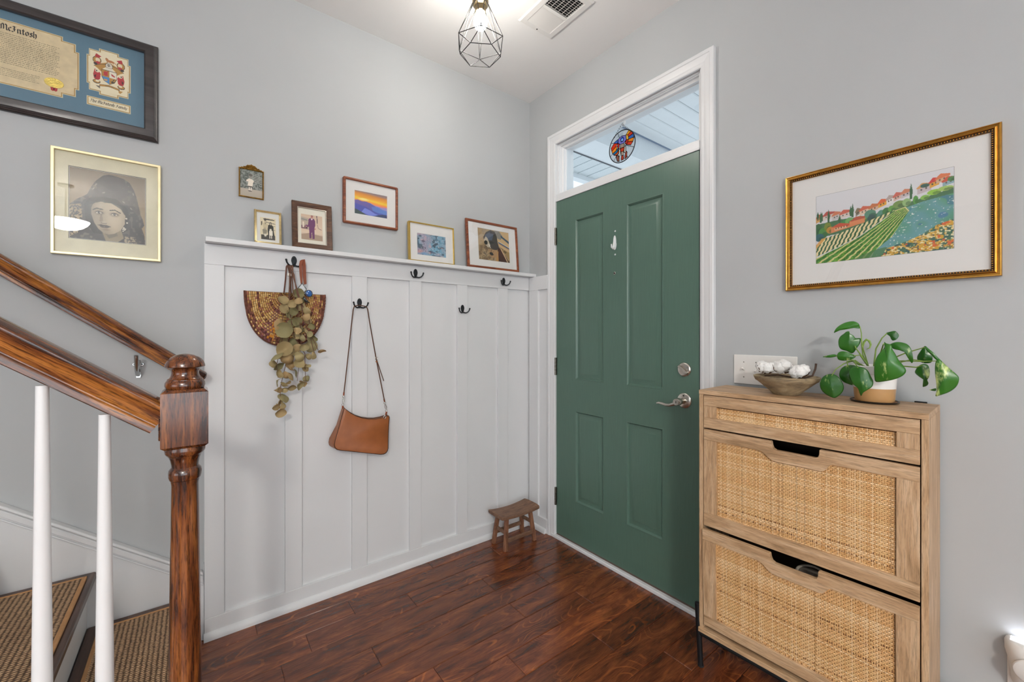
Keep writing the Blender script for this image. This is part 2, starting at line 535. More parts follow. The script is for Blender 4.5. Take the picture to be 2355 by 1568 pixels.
# ---------------------------------------------------------------- door casing, jamb, transom
t4 = empty_struct('trim_4', 'white moulded casing around the front door and transom')
t4.matrix_world = WB
X0, X1, Z1 = 0.195, 1.234, 2.459
prof = [(0, 0), (0, 0.018), (0.004, 0.0205), (0.016, 0.0205), (0.019, 0.0175), (0.030, 0.0165), (0.044, 0.0125), (0.050, 0.0135), (0.056, 0.0125), (0.0615, 0.009), (0.0615, 0)]
legs = {0: lambda d: ((X0 + d, 0), (X0 + d, Z1 - d)), 1: lambda d: ((X0 + d, Z1 - d), (X1 - d, Z1 - d)), 2: lambda d: ((X1 - d, Z1 - d), (X1 - d, 0))}
for k in range(3):
    vs = []
    for d, t in prof:
        p, q = legs[k](d)
        vs += [(p[0], p[1], t), (q[0], q[1], t)]
    b = B().add(vs, [(2 * i, 2 * i + 1, 2 * i + 3, 2 * i + 2) for i in range(len(prof) - 1)])
    obj('casing_board', b, M_trim, t4, smooth=25)
b = B()
b.box(0.2455, 0.2570, 0.022, 2.414, -0.144, -0.0005); b.box(1.1640, 1.1765, 0.022, 2.414, -0.144, -0.0005); b.box(0.257, 1.164, 2.402, 2.414, -0.144, -0.0005)
obj('jamb', b, M_trim, t4, bevel=0.001)

w1 = empty_struct('window_1', 'wide glass transom above the green front door')
w1.matrix_world = WB
b = B().box(0.257, 1.164, 2.049, 2.088, -0.12, 0.002)
obj('transom_bar', b, M_trim, w1, bevel=0.002)
b = B().box(0.257, 1.164, 2.046, 2.056, 0.0, 0.006)
obj('bar_bead', b, M_trim, w1, bevel=0.002, seg=3)
Mf = Matrix.Translation((0.7105, 2.088, 0))
b = B().frame(0.907, 0.314, [(0, -0.012), (0.010, -0.012), (0.010, -0.020), (0.013, -0.022), (0.013, -0.034), (0.024, -0.040), (0.024, -0.056), (0.027, -0.058), (0.027, -0.066), (0.0, -0.066)], Mf)
obj('transom_sash', b, M_trim, w1, smooth=20)
obj('pane', B().box(0.272, 1.150, 2.103, 2.388, -0.064, -0.060), M_pane, w1)
b = B().frame(0.907, 0.314, [(0, -0.066), (0.022, -0.066), (0.022, -0.080), (0.004, -0.085), (0.004, -0.144), (0, -0.144)], Mf)
obj('outer_brickmould', b, M_trim, w1, smooth=20)

# threshold
t5 = empty_struct('trim_5', 'white painted threshold under the front door')
t5.matrix_world = WB
obj('sill', B().box(0.226, 1.194, 0.0, 0.019, -0.03, 0.0175), M_trim, t5, bevel=0.003)
obj('sweep', B().box(0.2585, 1.1625, 0.019, 0.028, -0.042, -0.002), pm('brown_weather_strip', '#5c4a40', 0.6), t5)
obj('weather_strip', B().box(1.1618, 1.1638, 0.028, 2.046, -0.03, -0.003), M_dark, t5)

# ---------------------------------------------------------------- the green front door
def grain_paint(name, col, rough=0.33, bs=0.25):
    m, nt, b_, L = newmat(name)
    c = lin(col)
    v = coords(nt, (55, 3.2, 55))
    n = node(nt, 'ShaderNodeTexNoise', i_Scale=3.0, i_Detail=5.0, i_Distortion=0.6)
    L.new(v, n.inputs['Vector'])
    r = ramp(nt, [(0.3, tuple(x * 0.95 for x in c)), (0.7, tuple(x * 1.05 for x in c))])
    L.new(n.outputs['Fac'], r.inputs[0]); L.new(r.outputs[0], b_.inputs['Base Color'])
    b_.inputs['Roughness'].default_value = rough
    bump(nt, L, b_, n.outputs['Fac'], bs, 0.0012)
    return m
M_door = grain_paint('green_door_paint', '#536f62')
d1 = empty_struct('door_1', 'dark green four-panel front door')
d1.matrix_world = WB
DX0, DX1, DZ0, DZ1 = 0.2585, 1.1615, 0.029, 2.046
px = [(0.413, 0.632), (0.772, 0.991)]
pz = [(0.26, 0.798), (0.972, 1.909)]
b = B()
xs = [DX0, px[0][0], px[0][1], px[1][0], px[1][1], DX1]
zs = [DZ0, pz[0][0], pz[0][1], pz[1][0], pz[1][1], DZ1]
vid = {}
for i, x in enumerate(xs):
    for j, z in enumerate(zs):
        vid[i, j] = len(b.v); b.v.append((x, z, 0.0))
for i in range(5):
    for j in range(5):
        if i in (1, 3) and j in (1, 3): continue
        b.f.append((vid[i, j], vid[i + 1, j], vid[i + 1, j + 1], vid[i, j + 1]))
b.add([(DX0, DZ0, 0), (DX1, DZ0, 0), (DX1, DZ1, 0), (DX0, DZ1, 0), (DX0, DZ0, -0.044), (DX1, DZ0, -0.044), (DX1, DZ1, -0.044), (DX0, DZ1, -0.044)],
      [(0, 4, 5, 1), (1, 5, 6, 2), (2, 6, 7, 3), (3, 7, 4, 0), (7, 6, 5, 4)])
leaf = obj('door_leaf', b, M_door, d1)
for (a, c) in px:
    for (e, f_) in pz:
        w, h = c - a, f_ - e
        bb = B().frame(w, h, [(0, 0), (0.004, 0.0), (0.008, 0.002), (0.012, -0.002), (0.016, -0.010), (0.022, -0.0105), (0.042, -0.002), (0.046, -0.0015)])
        k = len(bb.v)
        bb.f.append((k - 4, k - 3, k - 2, k - 1))
        obj('raised_panel', bb, M_door, d1, loc=((a + c) / 2, e, 0), smooth=28)
for z0, z1 in ((1.782, 1.888), (0.99, 1.097), (0.199, 0.308)):
    hb = B(); seg_ = (z1 - z0) / 5
    HM = Matrix.Translation((0.2565, 0, 0.0065)) @ Matrix(((1, 0, 0, 0), (0, 0, 1, 0), (0, -1, 0, 0), (0, 0, 0, 1)))
    for k in range(5):
        hb.lathe([(0.0062, z0 + k * seg_ + 0.0006), (0.0062, z0 + (k + 1) * seg_ - 0.0006)], 14, HM)
    hb.box(0.2575, 0.2635, z0 + 0.002, z1 - 0.002, -0.001, 0.0012)
    obj('hinge', hb, pm('aged_hinge_metal', '#77736a', 0.35, 1.0, var=0.3, vs_=80), d1, smooth=True, label='three knuckle door hinge in dull nickel')
# dead bolt
db = obj('deadbolt', B().lathe([(0.0325, 0), (0.0325, 0.004), (0.030, 0.008), (0.026, 0.010), (0.012, 0.0105)], 36), M_nickel, d1, smooth=True, loc=(1.094, 1.080, 0), label='round satin nickel deadbolt rose')
tb = B().box(-0.027, 0.027, -0.0055, 0.0055, 0.010, 0.0235)
obj('thumb_turn', tb, M_nickel, db, bevel=0.004, seg=3, rot=(0, 0, R(-38)))
obj('screw_head', B().lathe([(0.004, 0.010), (0.004, 0.0118), (0.0025, 0.0125)], 12, Matrix.Translation((0.014, 0.002, 0))), M_nickel, db, smooth=True)
# lever handle
lr = obj('lever_rose', B().lathe([(0.035, 0), (0.035, 0.003), (0.0335, 0.006), (0.029, 0.0085), (0.013, 0.0105), (0.0125, 0.045), (0.0165, 0.048), (0.0165, 0.068), (0.014, 0.0715), (0.006, 0.072)], 36), M_nickel, d1, smooth=True, loc=(1.0935, 0.940, 0), label='round satin nickel rose and stem of the lever handle')
pth = [(0.004, -0.002, 0.060), (-0.018, -0.012, 0.062), (-0.036, -0.019, 0.063), (-0.055, -0.020, 0.063), (-0.075, -0.0165, 0.061), (-0.092, -0.0155, 0.058), (-0.106, -0.0195, 0.056)]
obj('lever', B().tube(pth, [0.0105, 0.0085, 0.0072, 0.0068, 0.0066, 0.006, 0.0035], 12, flat=0.75), M_nickel, lr, smooth=60)
obj('keyhole', B().box(-0.0012, 0.0012, -0.005, 0.005, 0.0715, 0.0725), M_dark, lr)
obj('screw_head', B().lathe([(0.0035, 0.0085), (0.0035, 0.0105)], 10, Matrix.Translation((0.0, 0.023, 0))), M_dark, lr)
# peephole and clear adhesive hook
ph = obj('peephole', B().lathe([(0.0075, 0), (0.0075, 0.003), (0.005, 0.0045)], 20), M_nickel, d1, smooth=True, loc=(0.702, 1.560, 0))
obj('peephole_lens', B().lathe([(0.0042, 0.0046), (0.003, 0.0056), (0.0006, 0.006)], 14), M_dark, ph, smooth=True)
M_clear = pm('milky_plastic', '#e9ecec', 0.15, var=0.03, coat=0.3)
pl = [(0.0115 * math.cos(t) * (1.0 if math.sin(t) < 0 else 0.8), 0.038 * math.sin(t)) for t in np.linspace(0, 2 * PI, 28, endpoint=False)]
hk = obj('adhesive_hook', B().prism(pl, 0, 0.005), M_clear, d1, bevel=0.0015, loc=(0.703, 1.720, 0), label='clear plastic adhesive hook')
obj('hook_prong', B().tube([(0, 0.024, 0.004), (0, 0.0, 0.008), (0, -0.022, 0.010), (0, -0.031, 0.017), (-0.001, -0.026, 0.026), (-0.001, -0.010, 0.028)], [0.005, 0.0055, 0.006, 0.006, 0.005, 0.0035], 10), M_clear, hk, smooth=60)
for zz in (0.061, -0.062):
    obj('paint_chip', B().lathe([(0.0048, 0), (0.0042, 0.0012)], 12, Matrix.Translation((0.001, zz, 0))), M_trim, hk)

# ---------------------------------------------------------------- porch seen through the transom
pc = empty_struct('porch_ceiling', 'white vinyl plank porch ceiling outside the transom')
M_vinyl = pm('white_vinyl', '#e6eaec', 0.45, var=0.02)
for i in range(18):
    x0 = 0.035 + i * 0.1165
    b = B().prism([(x0 + 0.002, 2.88), (x0 + 0.009, 2.873), (x0 + 0.1085, 2.873), (x0 + 0.1155, 2.88), (x0 + 0.1155, 2.895), (x0 + 0.002, 2.895)], -2.6, -0.15,
                  Matrix(((1, 0, 0, 0), (0, 0, -1, 0), (0, 1, 0, 0), (0, 0, 0, 1))))
    obj('plank', b, M_vinyl, pc)
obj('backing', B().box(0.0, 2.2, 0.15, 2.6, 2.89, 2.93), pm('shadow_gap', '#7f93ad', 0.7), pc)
bm = struct(obj('porch_beam', B().box(-0.222, 0.002, 0.15, 2.6, 2.70, 2.93), M_vinyl), 'white boxed porch beam outside the transom')
obj('hook', B().lathe([(0.001, -0.045), (0.010, -0.04), (0.014, -0.025), (0.006, -0.012), (0.006, 0.0)], 14, Matrix.Translation((-0.10, 1.30, 2.70))), pm('green_bronze', '#3c5a54', 0.5, 0.4), bm, smooth=True)
obj('beam_corner', B().box(-0.232, -0.222, 0.15, 2.6, 2.694, 2.72), pm('beam_shadow_strip', '#4a4f58', 0.6), bm)  # dark strip put in for the shade line along the beam edge
so = empty_struct('porch_soffit', 'white perforated vinyl eave soffit beyond the porch beam')
for i in range(20):
    y0 = 0.16 + i * 0.122
    obj('plank', B().box(-0.53, -0.232, y0, y0 + 0.112, 2.70, 2.712), pm('perforated_vinyl', '#d9e0e6', 0.6, var=0.35, vs_=220), so, bevel=0.003)
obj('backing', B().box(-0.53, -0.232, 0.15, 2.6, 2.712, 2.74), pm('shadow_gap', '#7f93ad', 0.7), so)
obj('fascia', B().box(-0.60, -0.53, 0.15, 2.6, 2.66, 2.74), M_vinyl, so)
slab('porch_floor', -1.5, 3.0, 0.15, 3.2, -0.15, -0.04, pm('porch_concrete', '#b9b5ae', 0.8), 'grey porch floor outside')

# ---------------------------------------------------------------- staircase
st = empty_struct('staircase', 'staircase with dark treads and white risers climbing along the left wall')
M_tread = wood('dark_tread_wood', '#2e1c13', '#4a2f22', '#5f4030', axis=0, rough=0.35, scale=2.0, stretch=9, pores=0.4, bs=0.1, coat=0.1)
RZ, RUN, NY = 0.1945, 0.256, -1.781
for i in range(7):
    z = RZ * (i + 1); ny = NY - RUN * i
    obj('riser', B().box(0.0155, 0.965, ny - 0.040, ny - 0.024, z - RZ + (0.0 if i == 0 else 0.001), z - 0.028), M_trim, st)
    obj('tread', B().box(0.0155, 0.985, ny - 0.024 - RUN, ny, z - 0.028, z), M_tread, st, bevel=0.006, seg=3)
    obj('stringer_block', B().box(0.90, 0.963, ny - RUN - 0.02, ny - 0.041, 0.0 , z - 0.029), M_trim, st)
sk = empty_struct('trim_6', 'white moulded skirt board running down the wall beside the stairs')
SL = 0.764
def skirt(name, y0, y1, off0, off1, t0, t1_, bevel=0.0):
    zt = lambda y: 0.36 - SL * (y + 1.833)
    vs = [(t0, y0, max(0.0, zt(y0) + off0)), (t0, y1, zt(y1) + off0), (t0, y1, zt(y1) + off1), (t0, y0, zt(y0) + off1)]
    vs += [(t1_, p[1], p[2]) for p in vs]
    obj(name, B().add(vs, [(3, 2, 1, 0), (4, 5, 6, 7), (0, 1, 5, 4), (1, 2, 6, 5), (2, 3, 7, 6), (3, 0, 4, 7)]), M_trim, sk, bevel=bevel, seg=3)
skirt('skirt_board', -1.7285, -3.5, -0.62, -0.045, 0.0, 0.0145)
skirt('cap_bead', -1.7285, -3.5, -0.056, -0.048, 0.0, 0.021, 0.003)
skirt('cap_fillet', -1.7285, -3.5, -0.048, -0.043, 0.0, 0.0165)
skirt('cap_band', -1.7285, -3.5, -0.043, -0.0165, 0.0, 0.025, 0.004)
skirt('cap_groove', -1.7285, -3.5, -0.0165, -0.013, 0.0, 0.019)
skirt('cap_lip', -1.7285, -3.5, -0.013, 0.0, 0.0, 0.034, 0.005)
obj('skirt_return', B().box(0.0, 0.0145, -1.7285, -1.7265, 0.0, 0.31), M_trim, sk)
# ---------------------------------------------------------------- banister: newel, rail, balusters
M_oak = wood('glossy_red_oak', '#34180b', '#74401d', '#a86a2c', axis=0, rough=0.2, scale=2.6, stretch=9, coat=0.5, pores=0.72, bs=0.12, contrast=1.9)
M_oakz = wood('glossy_red_oak_upright', '#32170c', '#683719', '#8c5226', axis=2, rough=0.2, scale=2.6, stretch=9, coat=0.5, pores=0.72, bs=0.12, contrast=1.7)
NX, NYY = 0.92, -1.7735
bn = thing('stair_banister', 'glossy brown oak newel post and sloping rail with white balusters', 'banister', (NX, NYY, 0))
nw = 0.0413
def rounded_sq(h0, h1, w, ch):
    b = B()
    loops = [(w - ch, h0), (w, h0 + ch * 0.9), (w, h1 - ch * 0.9), (w - ch, h1)]
    for a, z in loops: b.v += [(-a, -a, z), (a, -a, z), (a, a, z), (-a, a, z)]
    for j in range(3):
        for i in range(4): b.f.append((j * 4 + i, j * 4 + (i + 1) % 4, (j + 1) * 4 + (i + 1) % 4, (j + 1) * 4 + i))
    b.f += [(3, 2, 1, 0), (12, 13, 14, 15)]
    return b
prof = [(0.033, 0.30), (0.034, 0.33), (0.0355, 0.345), (0.033, 0.362), (0.031, 0.37), (0.0304, 0.40), (0.0296, 0.48), (0.0284, 0.60), (0.0270, 0.72), (0.0256, 0.84), (0.0247, 0.905),
        (0.0260, 0.912), (0.0262, 0.915), (0.0285, 0.917), (0.0302, 0.924), (0.0304, 0.931), (0.0292, 0.938), (0.0262, 0.9415), (0.0246, 0.944), (0.0250, 0.950), (0.0268, 0.960),
        (0.0300, 0.968), (0.0312, 0.9705), (0.0335, 0.972), (0.0364, 0.977), (0.0370, 0.983), (0.0355, 0.990), (0.0320, 0.993)]
np_ = obj('newel_post', B().lathe(prof, 40), M_oakz, bn, smooth=32)
obj('base_block', rounded_sq(0.0, 0.305, nw, 0.004), M_oakz, np_, smooth=20)
obj('top_block', rounded_sq(0.990, 1.1185, nw, 0.007), M_oakz, np_, smooth=20)
prof = [(0.0330, 1.1175), (0.0352, 1.120), (0.0366, 1.1255), (0.0360, 1.1315), (0.0335, 1.136), (0.0322, 1.1375), (0.0322, 1.139), (0.0285, 1.142), (0.0258, 1.147), (0.0246, 1.153), (0.0252, 1.158),
        (0.0272, 1.162), (0.0305, 1.1648), (0.0350, 1.1660), (0.0364, 1.1675), (0.0360, 1.171), (0.0342, 1.1765), (0.0308, 1.1825), (0.0250, 1.1885), (0.0170, 1.1930), (0.0080, 1.1955), (0.0005, 1.1962)]
obj('finial', B().lathe(prof, 40), M_oakz, np_, smooth=32)
half = [(0.021, -0.0330), (0.0240, -0.0310), (0.0242, -0.0205), (0.0232, -0.0180), (0.0205, -0.0165), (0.0202, -0.0145), (0.0215, -0.0120), (0.0228, -0.004), (0.0250, 0.006), (0.0285, 0.0135), (0.0305, 0.0185), (0.0305, 0.0225), (0.0285, 0.0262), (0.0220, 0.0300), (0.0120, 0.0328), (0.0, 0.0336)]
rail_prof = half + [(-x, z) for x, z in half[-2::-1]]
def rail(name, parent, mat, p0, L, ang, sc=1.0, end_round=False):
    """straight rail: p0 = lower end centre, runs towards -y rising by ang"""
    b = B(); n = len(rail_prof); xs = [0.0, L]; ss = [1.0, 1.0]
    if end_round: xs = [-0.010, -0.008, -0.003, 0.004, L]; ss = [0.35, 0.65, 0.9, 1.0, 1.0]
    for x, s in zip(xs, ss): b.v += [(x, y * sc * s, z * sc * s) for y, z in rail_prof]
    for j in range(len(xs) - 1):
        for i in range(n): b.f.append((j * n + i, j * n + (i + 1) % n, (j + 1) * n + (i + 1) % n, (j + 1) * n + i))
    b.f += [tuple(range(n - 1, -1, -1)), tuple(range((len(xs) - 1) * n, len(xs) * n))]
    o = obj(name, b, mat, parent, smooth=24)
    c, s = math.cos(ang), math.sin(ang)
    o.matrix_local = Matrix(((0, 1, 0, p0[0]), (-c, 0, s, p0[1]), (s, 0, c, p0[2]), (0, 0, 0, 1)))
    return o
ANG = math.atan(0.757)
rail('handrail', bn, M_oak, (0, -nw + 0.002, 1.0975 - 0.0422), 1.9, ANG)
obj('rail_plate', B().box(-0.024, 0.024, -nw - 0.004, -nw, 1.010, 1.100), M_oak, bn, bevel=0.002)
M_bal = pm('white_baluster_paint', '#ececec', 0.35, var=0.012)
for k in range(5):
    y = -1.904 - 0.0868 * k
    base = RZ if y > NY - RUN else (RZ * 2 if y > NY - 2 * RUN else RZ * 3)
    zt = 1.0975 - 0.757 * (y - (NYY - nw)) - 0.070
    h = zt - base
    pr = [(0.0152, 0.0), (0.0154, 0.10), (0.0147, 0.25), (0.0137, 0.42), (0.0124, 0.58), (0.0110, 0.75), (0.0098, 0.9), (0.0092, 1.0)]
    obj('baluster', B().lathe([(r_, t * (h - 0.12) + 0.10) for r_, t in pr] , 28).box(-0.0155, 0.0155, -0.0155, 0.0155, 0.0, 0.105), M_bal, bn, smooth=30, loc=(0, y - NYY, base))

wrail = thing('wall_handrail', 'glossy brown oak handrail on the grey wall beside the stairs', 'handrail', (0.0, -1.735, 1.06))
rail('rail', wrail, M_oak, (0.078, 0.0, 1.1005 - 0.034 - 1.06), 1.95, math.atan(0.772), 0.84, True)
M_chrome = pm('polished_zinc', '#cfd0d0', 0.12, 1.0, var=0.04, vs_=50)
bk = obj('bracket', B().prism([(-0.0065, -0.038), (0.0065, -0.038), (0.0085, -0.03), (0.0065, 0.0), (0.007, 0.006), (0.016, 0.010), (0.016, 0.017), (0.007, 0.020), (0.0055, 0.030), (-0.0055, 0.030), (-0.007, 0.020), (-0.016, 0.017), (-0.016, 0.010), (-0.007, 0.006)], 0.0005, 0.004), M_chrome, wrail, bevel=0.001)
bk.matrix_local = Matrix.Translation((0, -0.191, 0.052)) @ WL
obj('bracket_arm', B().tube([(0, -0.026, 0.004), (0, -0.024, 0.022), (0, -0.010, 0.045), (0, 0.018, 0.066), (0, 0.050, 0.076)], 0.0065, 10), M_chrome, bk, smooth=60)
for xx in (-0.011, 0.011): obj('screw_head', B().lathe([(0.003, 0.004), (0.0022, 0.0055)], 10, Matrix.Translation((xx, 0.0135, 0))), M_dark, bk)

# woven tread mats
def weave_mat(name):
    m, nt, b_, L = newmat(name)
    v = coords(nt)
    waves = []
    for rz, sc in ((0.0, 210.0), (PI / 2, 150.0)):
        mp = node(nt, 'ShaderNodeMapping'); mp.inputs['Rotation'].default_value = (0, 0, rz)
        L.new(v, mp.inputs['Vector'])
        w = node(nt, 'ShaderNodeTexWave', i_Scale=sc / 6.28, i_Distortion=1.2, i_Detail=1.0)
        w.inputs['Detail Scale'].default_value = 3.0
        L.new(mp.outputs[0], w.inputs['Vector'])
        waves.append(w)
    mu = node(nt, 'ShaderNodeMath', operation='MULTIPLY')
    L.new(waves[0].outputs['Fac'], mu.inputs[0]); L.new(waves[1].outputs['Fac'], mu.inputs[1])
    n = node(nt, 'ShaderNodeTexNoise', i_Scale=140.0, i_Detail=2.0)
    L.new(v, n.inputs['Vector'])
    ad = node(nt, 'ShaderNodeMath', operation='MULTIPLY_ADD'); ad.inputs[1].default_value = 0.6
    L.new(n.outputs['Fac'], ad.inputs[0]); L.new(mu.outputs[0], ad.inputs[2])
    r = ramp(nt, [(0.30, lin('#55402e')), (0.55, lin('#a98562')), (0.90, lin('#d2b08a'))])
    L.new(ad.outputs[0], r.inputs[0]); L.new(r.outputs[0], b_.inputs['Base Color'])
    b_.inputs['Roughness'].default_value = 0.9
    bump(nt, L, b_, ad.outputs[0], 0.8, 0.004)
    return m
M_mat = weave_mat('brown_woven_carpet')
M_bind = pm('tan_binding', '#b98a5c', 0.8, var=0.1, vs_=60, bs=0.3, bscale=500)
for i in range(4):
    z = RZ * (i + 1) + 0.0005; ny = NY - RUN * i
    t = thing('stair_mat', ('brown woven mat on the bottom stair tread', 'brown woven mat on the second stair tread', 'brown woven mat on the third stair tread', 'brown woven mat on the fourth stair tread')[i], 'stair mat', (0.43, ny - 0.135, z), group='woven mats on the stair treads')
    obj('pile', B().box(-0.362, 0.362, -0.104, 0.110, 0.0, 0.0075), M_mat, t, bevel=0.002)
    for nm, q in (('binding', (-0.370, 0.370, 0.106, 0.1185)), ('binding', (-0.370, 0.370, -0.112, -0.100)), ('binding', (-0.3715, -0.3605, -0.112, 0.1185)), ('binding', (0.3605, 0.3715, -0.112, 0.1185))):
        obj(nm, B().box(q[0], q[1], q[2], q[3], 0.0, 0.0088), M_bind, t, bevel=0.003)

# ---------------------------------------------------------------- pendant lamp
PX, PY = 0.680, -0.827
pd = thing('pendant_lamp', 'black geometric wire cage ceiling lamp with a glowing bulb', 'ceiling lamp', (PX, PY, 2.38))
wire = pm('black_wire', '#2b2b2c', 0.45, 0.4)
zb, zm, zt = 0.000, 0.050, 0.213
yaw0 = math.atan2(-0.607, 0.795) + R(6)
bot = [(0.082 * math.cos(yaw0 + R(30 + 60 * k)), 0.082 * math.sin(yaw0 + R(30 + 60 * k)), zb) for k in range(6)]
mid = [(0.101 * math.cos(yaw0 + R(60 * k)), 0.101 * math.sin(yaw0 + R(60 * k)), zm) for k in range(6)]
top = [(0.032 * math.cos(yaw0 + R(30 + 60 * k)), 0.032 * math.sin(yaw0 + R(30 + 60 * k)), zt) for k in range(6)]
cb = B()
for k in range(6):
    for p, q in ((bot[k], bot[(k + 1) % 6]), (mid[k], mid[(k + 1) % 6]), (mid[k], bot[k]), (mid[k], bot[k - 1]), (mid[k], top[k]), (mid[k], top[k - 1]), (top[k], top[(k + 1) % 6])):
        cb.tube([p, q], 0.0016, 6)
obj('wire_cage', cb, wire, pd, smooth=60)
obj('socket', B().lathe([(0.030, 0.248), (0.033, 0.236), (0.033, 0.212), (0.031, 0.205), (0.027, 0.203), (0.0225, 0.200), (0.0215, 0.178), (0.019, 0.176), (0.012, 0.177)], 28), pm('brushed_brass_socket', '#8a7a5c', 0.3, 1.0), pd, smooth=True)
obj('stem', B().lathe([(0.008, 0.245), (0.008, 0.365)], 16), wire, pd, smooth=True)
obj('canopy', B().lathe([(0.008, 0.352), (0.045, 0.358), (0.058, 0.370), (0.058, 0.3825)], 32), wire, pd, smooth=True)
mb, nt, b_, L = newmat('lamp_bulb_glow')
b_.inputs['Base Color'].default_value = (1, 0.9, 0.7, 1)
b_.inputs['Emission Color'].default_value = (1.0, 0.94, 0.86, 1)
b_.inputs['Emission Strength'].default_value = 270
obj('bulb', B().lathe([(0.0005, 0.106), (0.012, 0.108), (0.021, 0.114), (0.0265, 0.124), (0.0285, 0.136), (0.0270, 0.148), (0.022, 0.160), (0.0165, 0.168), (0.0135, 0.176), (0.0130, 0.180)], 28), mb, pd, smooth=60)

# ---------------------------------------------------------------- ceiling vent
vt = thing('ceiling_vent', 'white rectangular metal air register on the ceiling', 'air vent', (0.678, -0.406, H))
vw, vh = 0.298, 0.210
M_vent = pm('white_enamel', '#e4e3e0', 0.4, var=0.02)
VF = Matrix(((1, 0, 0, 0), (0, -1, 0, vh / 2), (0, 0, -1, 0), (0, 0, 0, 1)))
obj('frame', B().frame(vw, vh, [(0, 0.0005), (0, 0.003), (0.006, 0.009), (0.030, 0.009), (0.034, 0.007), (0.034, 0.001)], VF), M_vent, vt, smooth=25)
obj('duct', B().box(-vw / 2 + 0.03, vw / 2 - 0.03, -vh / 2 + 0.03, vh / 2 - 0.03, -0.0012, -0.0004), M_dark, vt)  # flat dark plate in place of the shade inside the vent
obj('divider', B().box(-0.010, 0.006, -0.071, 0.071, -0.0095, -0.0015), M_vent, vt)
for k in range(9):
    x = -0.110 + k * 0.0115
    obj('slat', B().box(-0.0068, 0.0068, -0.071, 0.071, -0.0005, 0.0005), M_vent, vt, loc=(x, 0, -0.0055), rot=(0, R(-30), 0), bevel=0)
for k in range(9):
    x = 0.012 + k * 0.0118
    obj('slat', B().box(-0.0028, 0.0028, -0.071, 0.071, -0.0005, 0.0005), M_vent, vt, loc=(x, 0, -0.0072), rot=(0, R(48), 0), bevel=0)
for k in range(6):
    obj('crossbar', B().box(0.008, 0.112, -0.0012, 0.0012, -0.004, -0.0025), M_vent, vt, loc=(0, -0.058 + 0.0232 * k, 0))
obj('screw_head', B().lathe([(0.0035, -0.0105), (0.003, -0.009)], 10, Matrix.Translation((-0.132, 0, 0))), M_dark, vt)

# ---------------------------------------------------------------- switch plate, plug-in freshener
sw = thing('switch_plate', 'wide white four-gang toggle light switch plate above the cabinet', 'light switch', M=on_back(1.4235, 1.040))
obj('plate', B().box(-0.1125, 0.1125, 0, 0.117, 0.0, 0.006), pm('white_plastic', '#eceae6', 0.3, var=0.01), sw, bevel=0.0025, seg=3)
for k in range(4):
    x = -0.0735 + 0.046 * k
    tg = obj('toggle', B().box(-0.0042, 0.0042, 0.0465, 0.0705, 0.004, 0.0068), MATS['white_plastic'], sw, loc=(x, 0, 0))
    obj('lever', B().box(-0.0034, 0.0034, -0.004, 0.004, 0.0, 0.014), MATS['white_plastic'], tg, bevel=0.0012, loc=(0, 0.0585, 0.0062), rot=(R(-28 if k != 1 else 28), 0, 0))
    for zz in (0.0285, 0.0885): obj('screw_head', B().lathe([(0.0028, 0.006), (0.0024, 0.0072)], 10, Matrix.Translation((0, zz, 0))), M_nickel, tg)
fr = thing('plug_in_freshener', 'white plug-in air freshener with a glowing night light on the wall', 'air freshener', M=on_back(2.066, 0.292))
M_wp = MATS['white_plastic']
obj('outlet_plate', B().box(-0.036, 0.036, 0.0, 0.115, 0.0, 0.005), M_wp, fr, bevel=0.002)
body = B()
for z, w, d in ((0.020, 0.028, 0.030), (0.030, 0.031, 0.036), (0.075, 0.034, 0.042), (0.105, 0.041, 0.050), (0.122, 0.0415, 0.052), (0.131, 0.038, 0.048), (0.135, 0.033, 0.044)):
    body.v += [(w * math.cos(a), z, 0.006 + d * max(0.0, math.sin(a)) ** 0.8 if 0 < a < PI else 0.006) for a in np.linspace(0, 2 * PI, 28, endpoint=False)]
for j in range(6):
    for i in range(28): body.f.append((j * 28 + i, (j + 1) * 28 + i, (j + 1) * 28 + (i + 1) % 28, j * 28 + (i + 1) % 28))
body.f += [tuple(range(28)), tuple(range(7 * 28 - 1, 6 * 28 - 1, -1))]
obj('body', body, M_wp, fr, smooth=50)
obj('front_disc', B().lathe([(0.001, 0.006), (0.028, 0.0055), (0.0345, 0.003), (0.036, 0.0)], 36), M_wp, fr, smooth=True, loc=(0.010, 0.078, 0.050), rot=(R(14), R(6), 0))
obj('scent_hole', B().lathe([(0.007, 0.0), (0.006, 0.0008)], 16), pm('amber_oil', '#8a6238', 0.3), fr, loc=(0.012, 0.1358, 0.034), rot=(R(-90), 0, 0))
mg, nt, b_, L = newmat('night_light_glow')
b_.inputs['Base Color'].default_value = (1, 1, 1, 1)
b_.inputs['Emission Color'].default_value = (0.86, 0.88, 1.0, 1)
b_.inputs['Emission Strength'].default_value = 8
obj('night_light', B().prism([(0.030 * math.cos(a), 0.135 + 0.0035 * math.sin(a)) for a in np.linspace(0, PI, 14)], 0.008, 0.030), mg, fr)

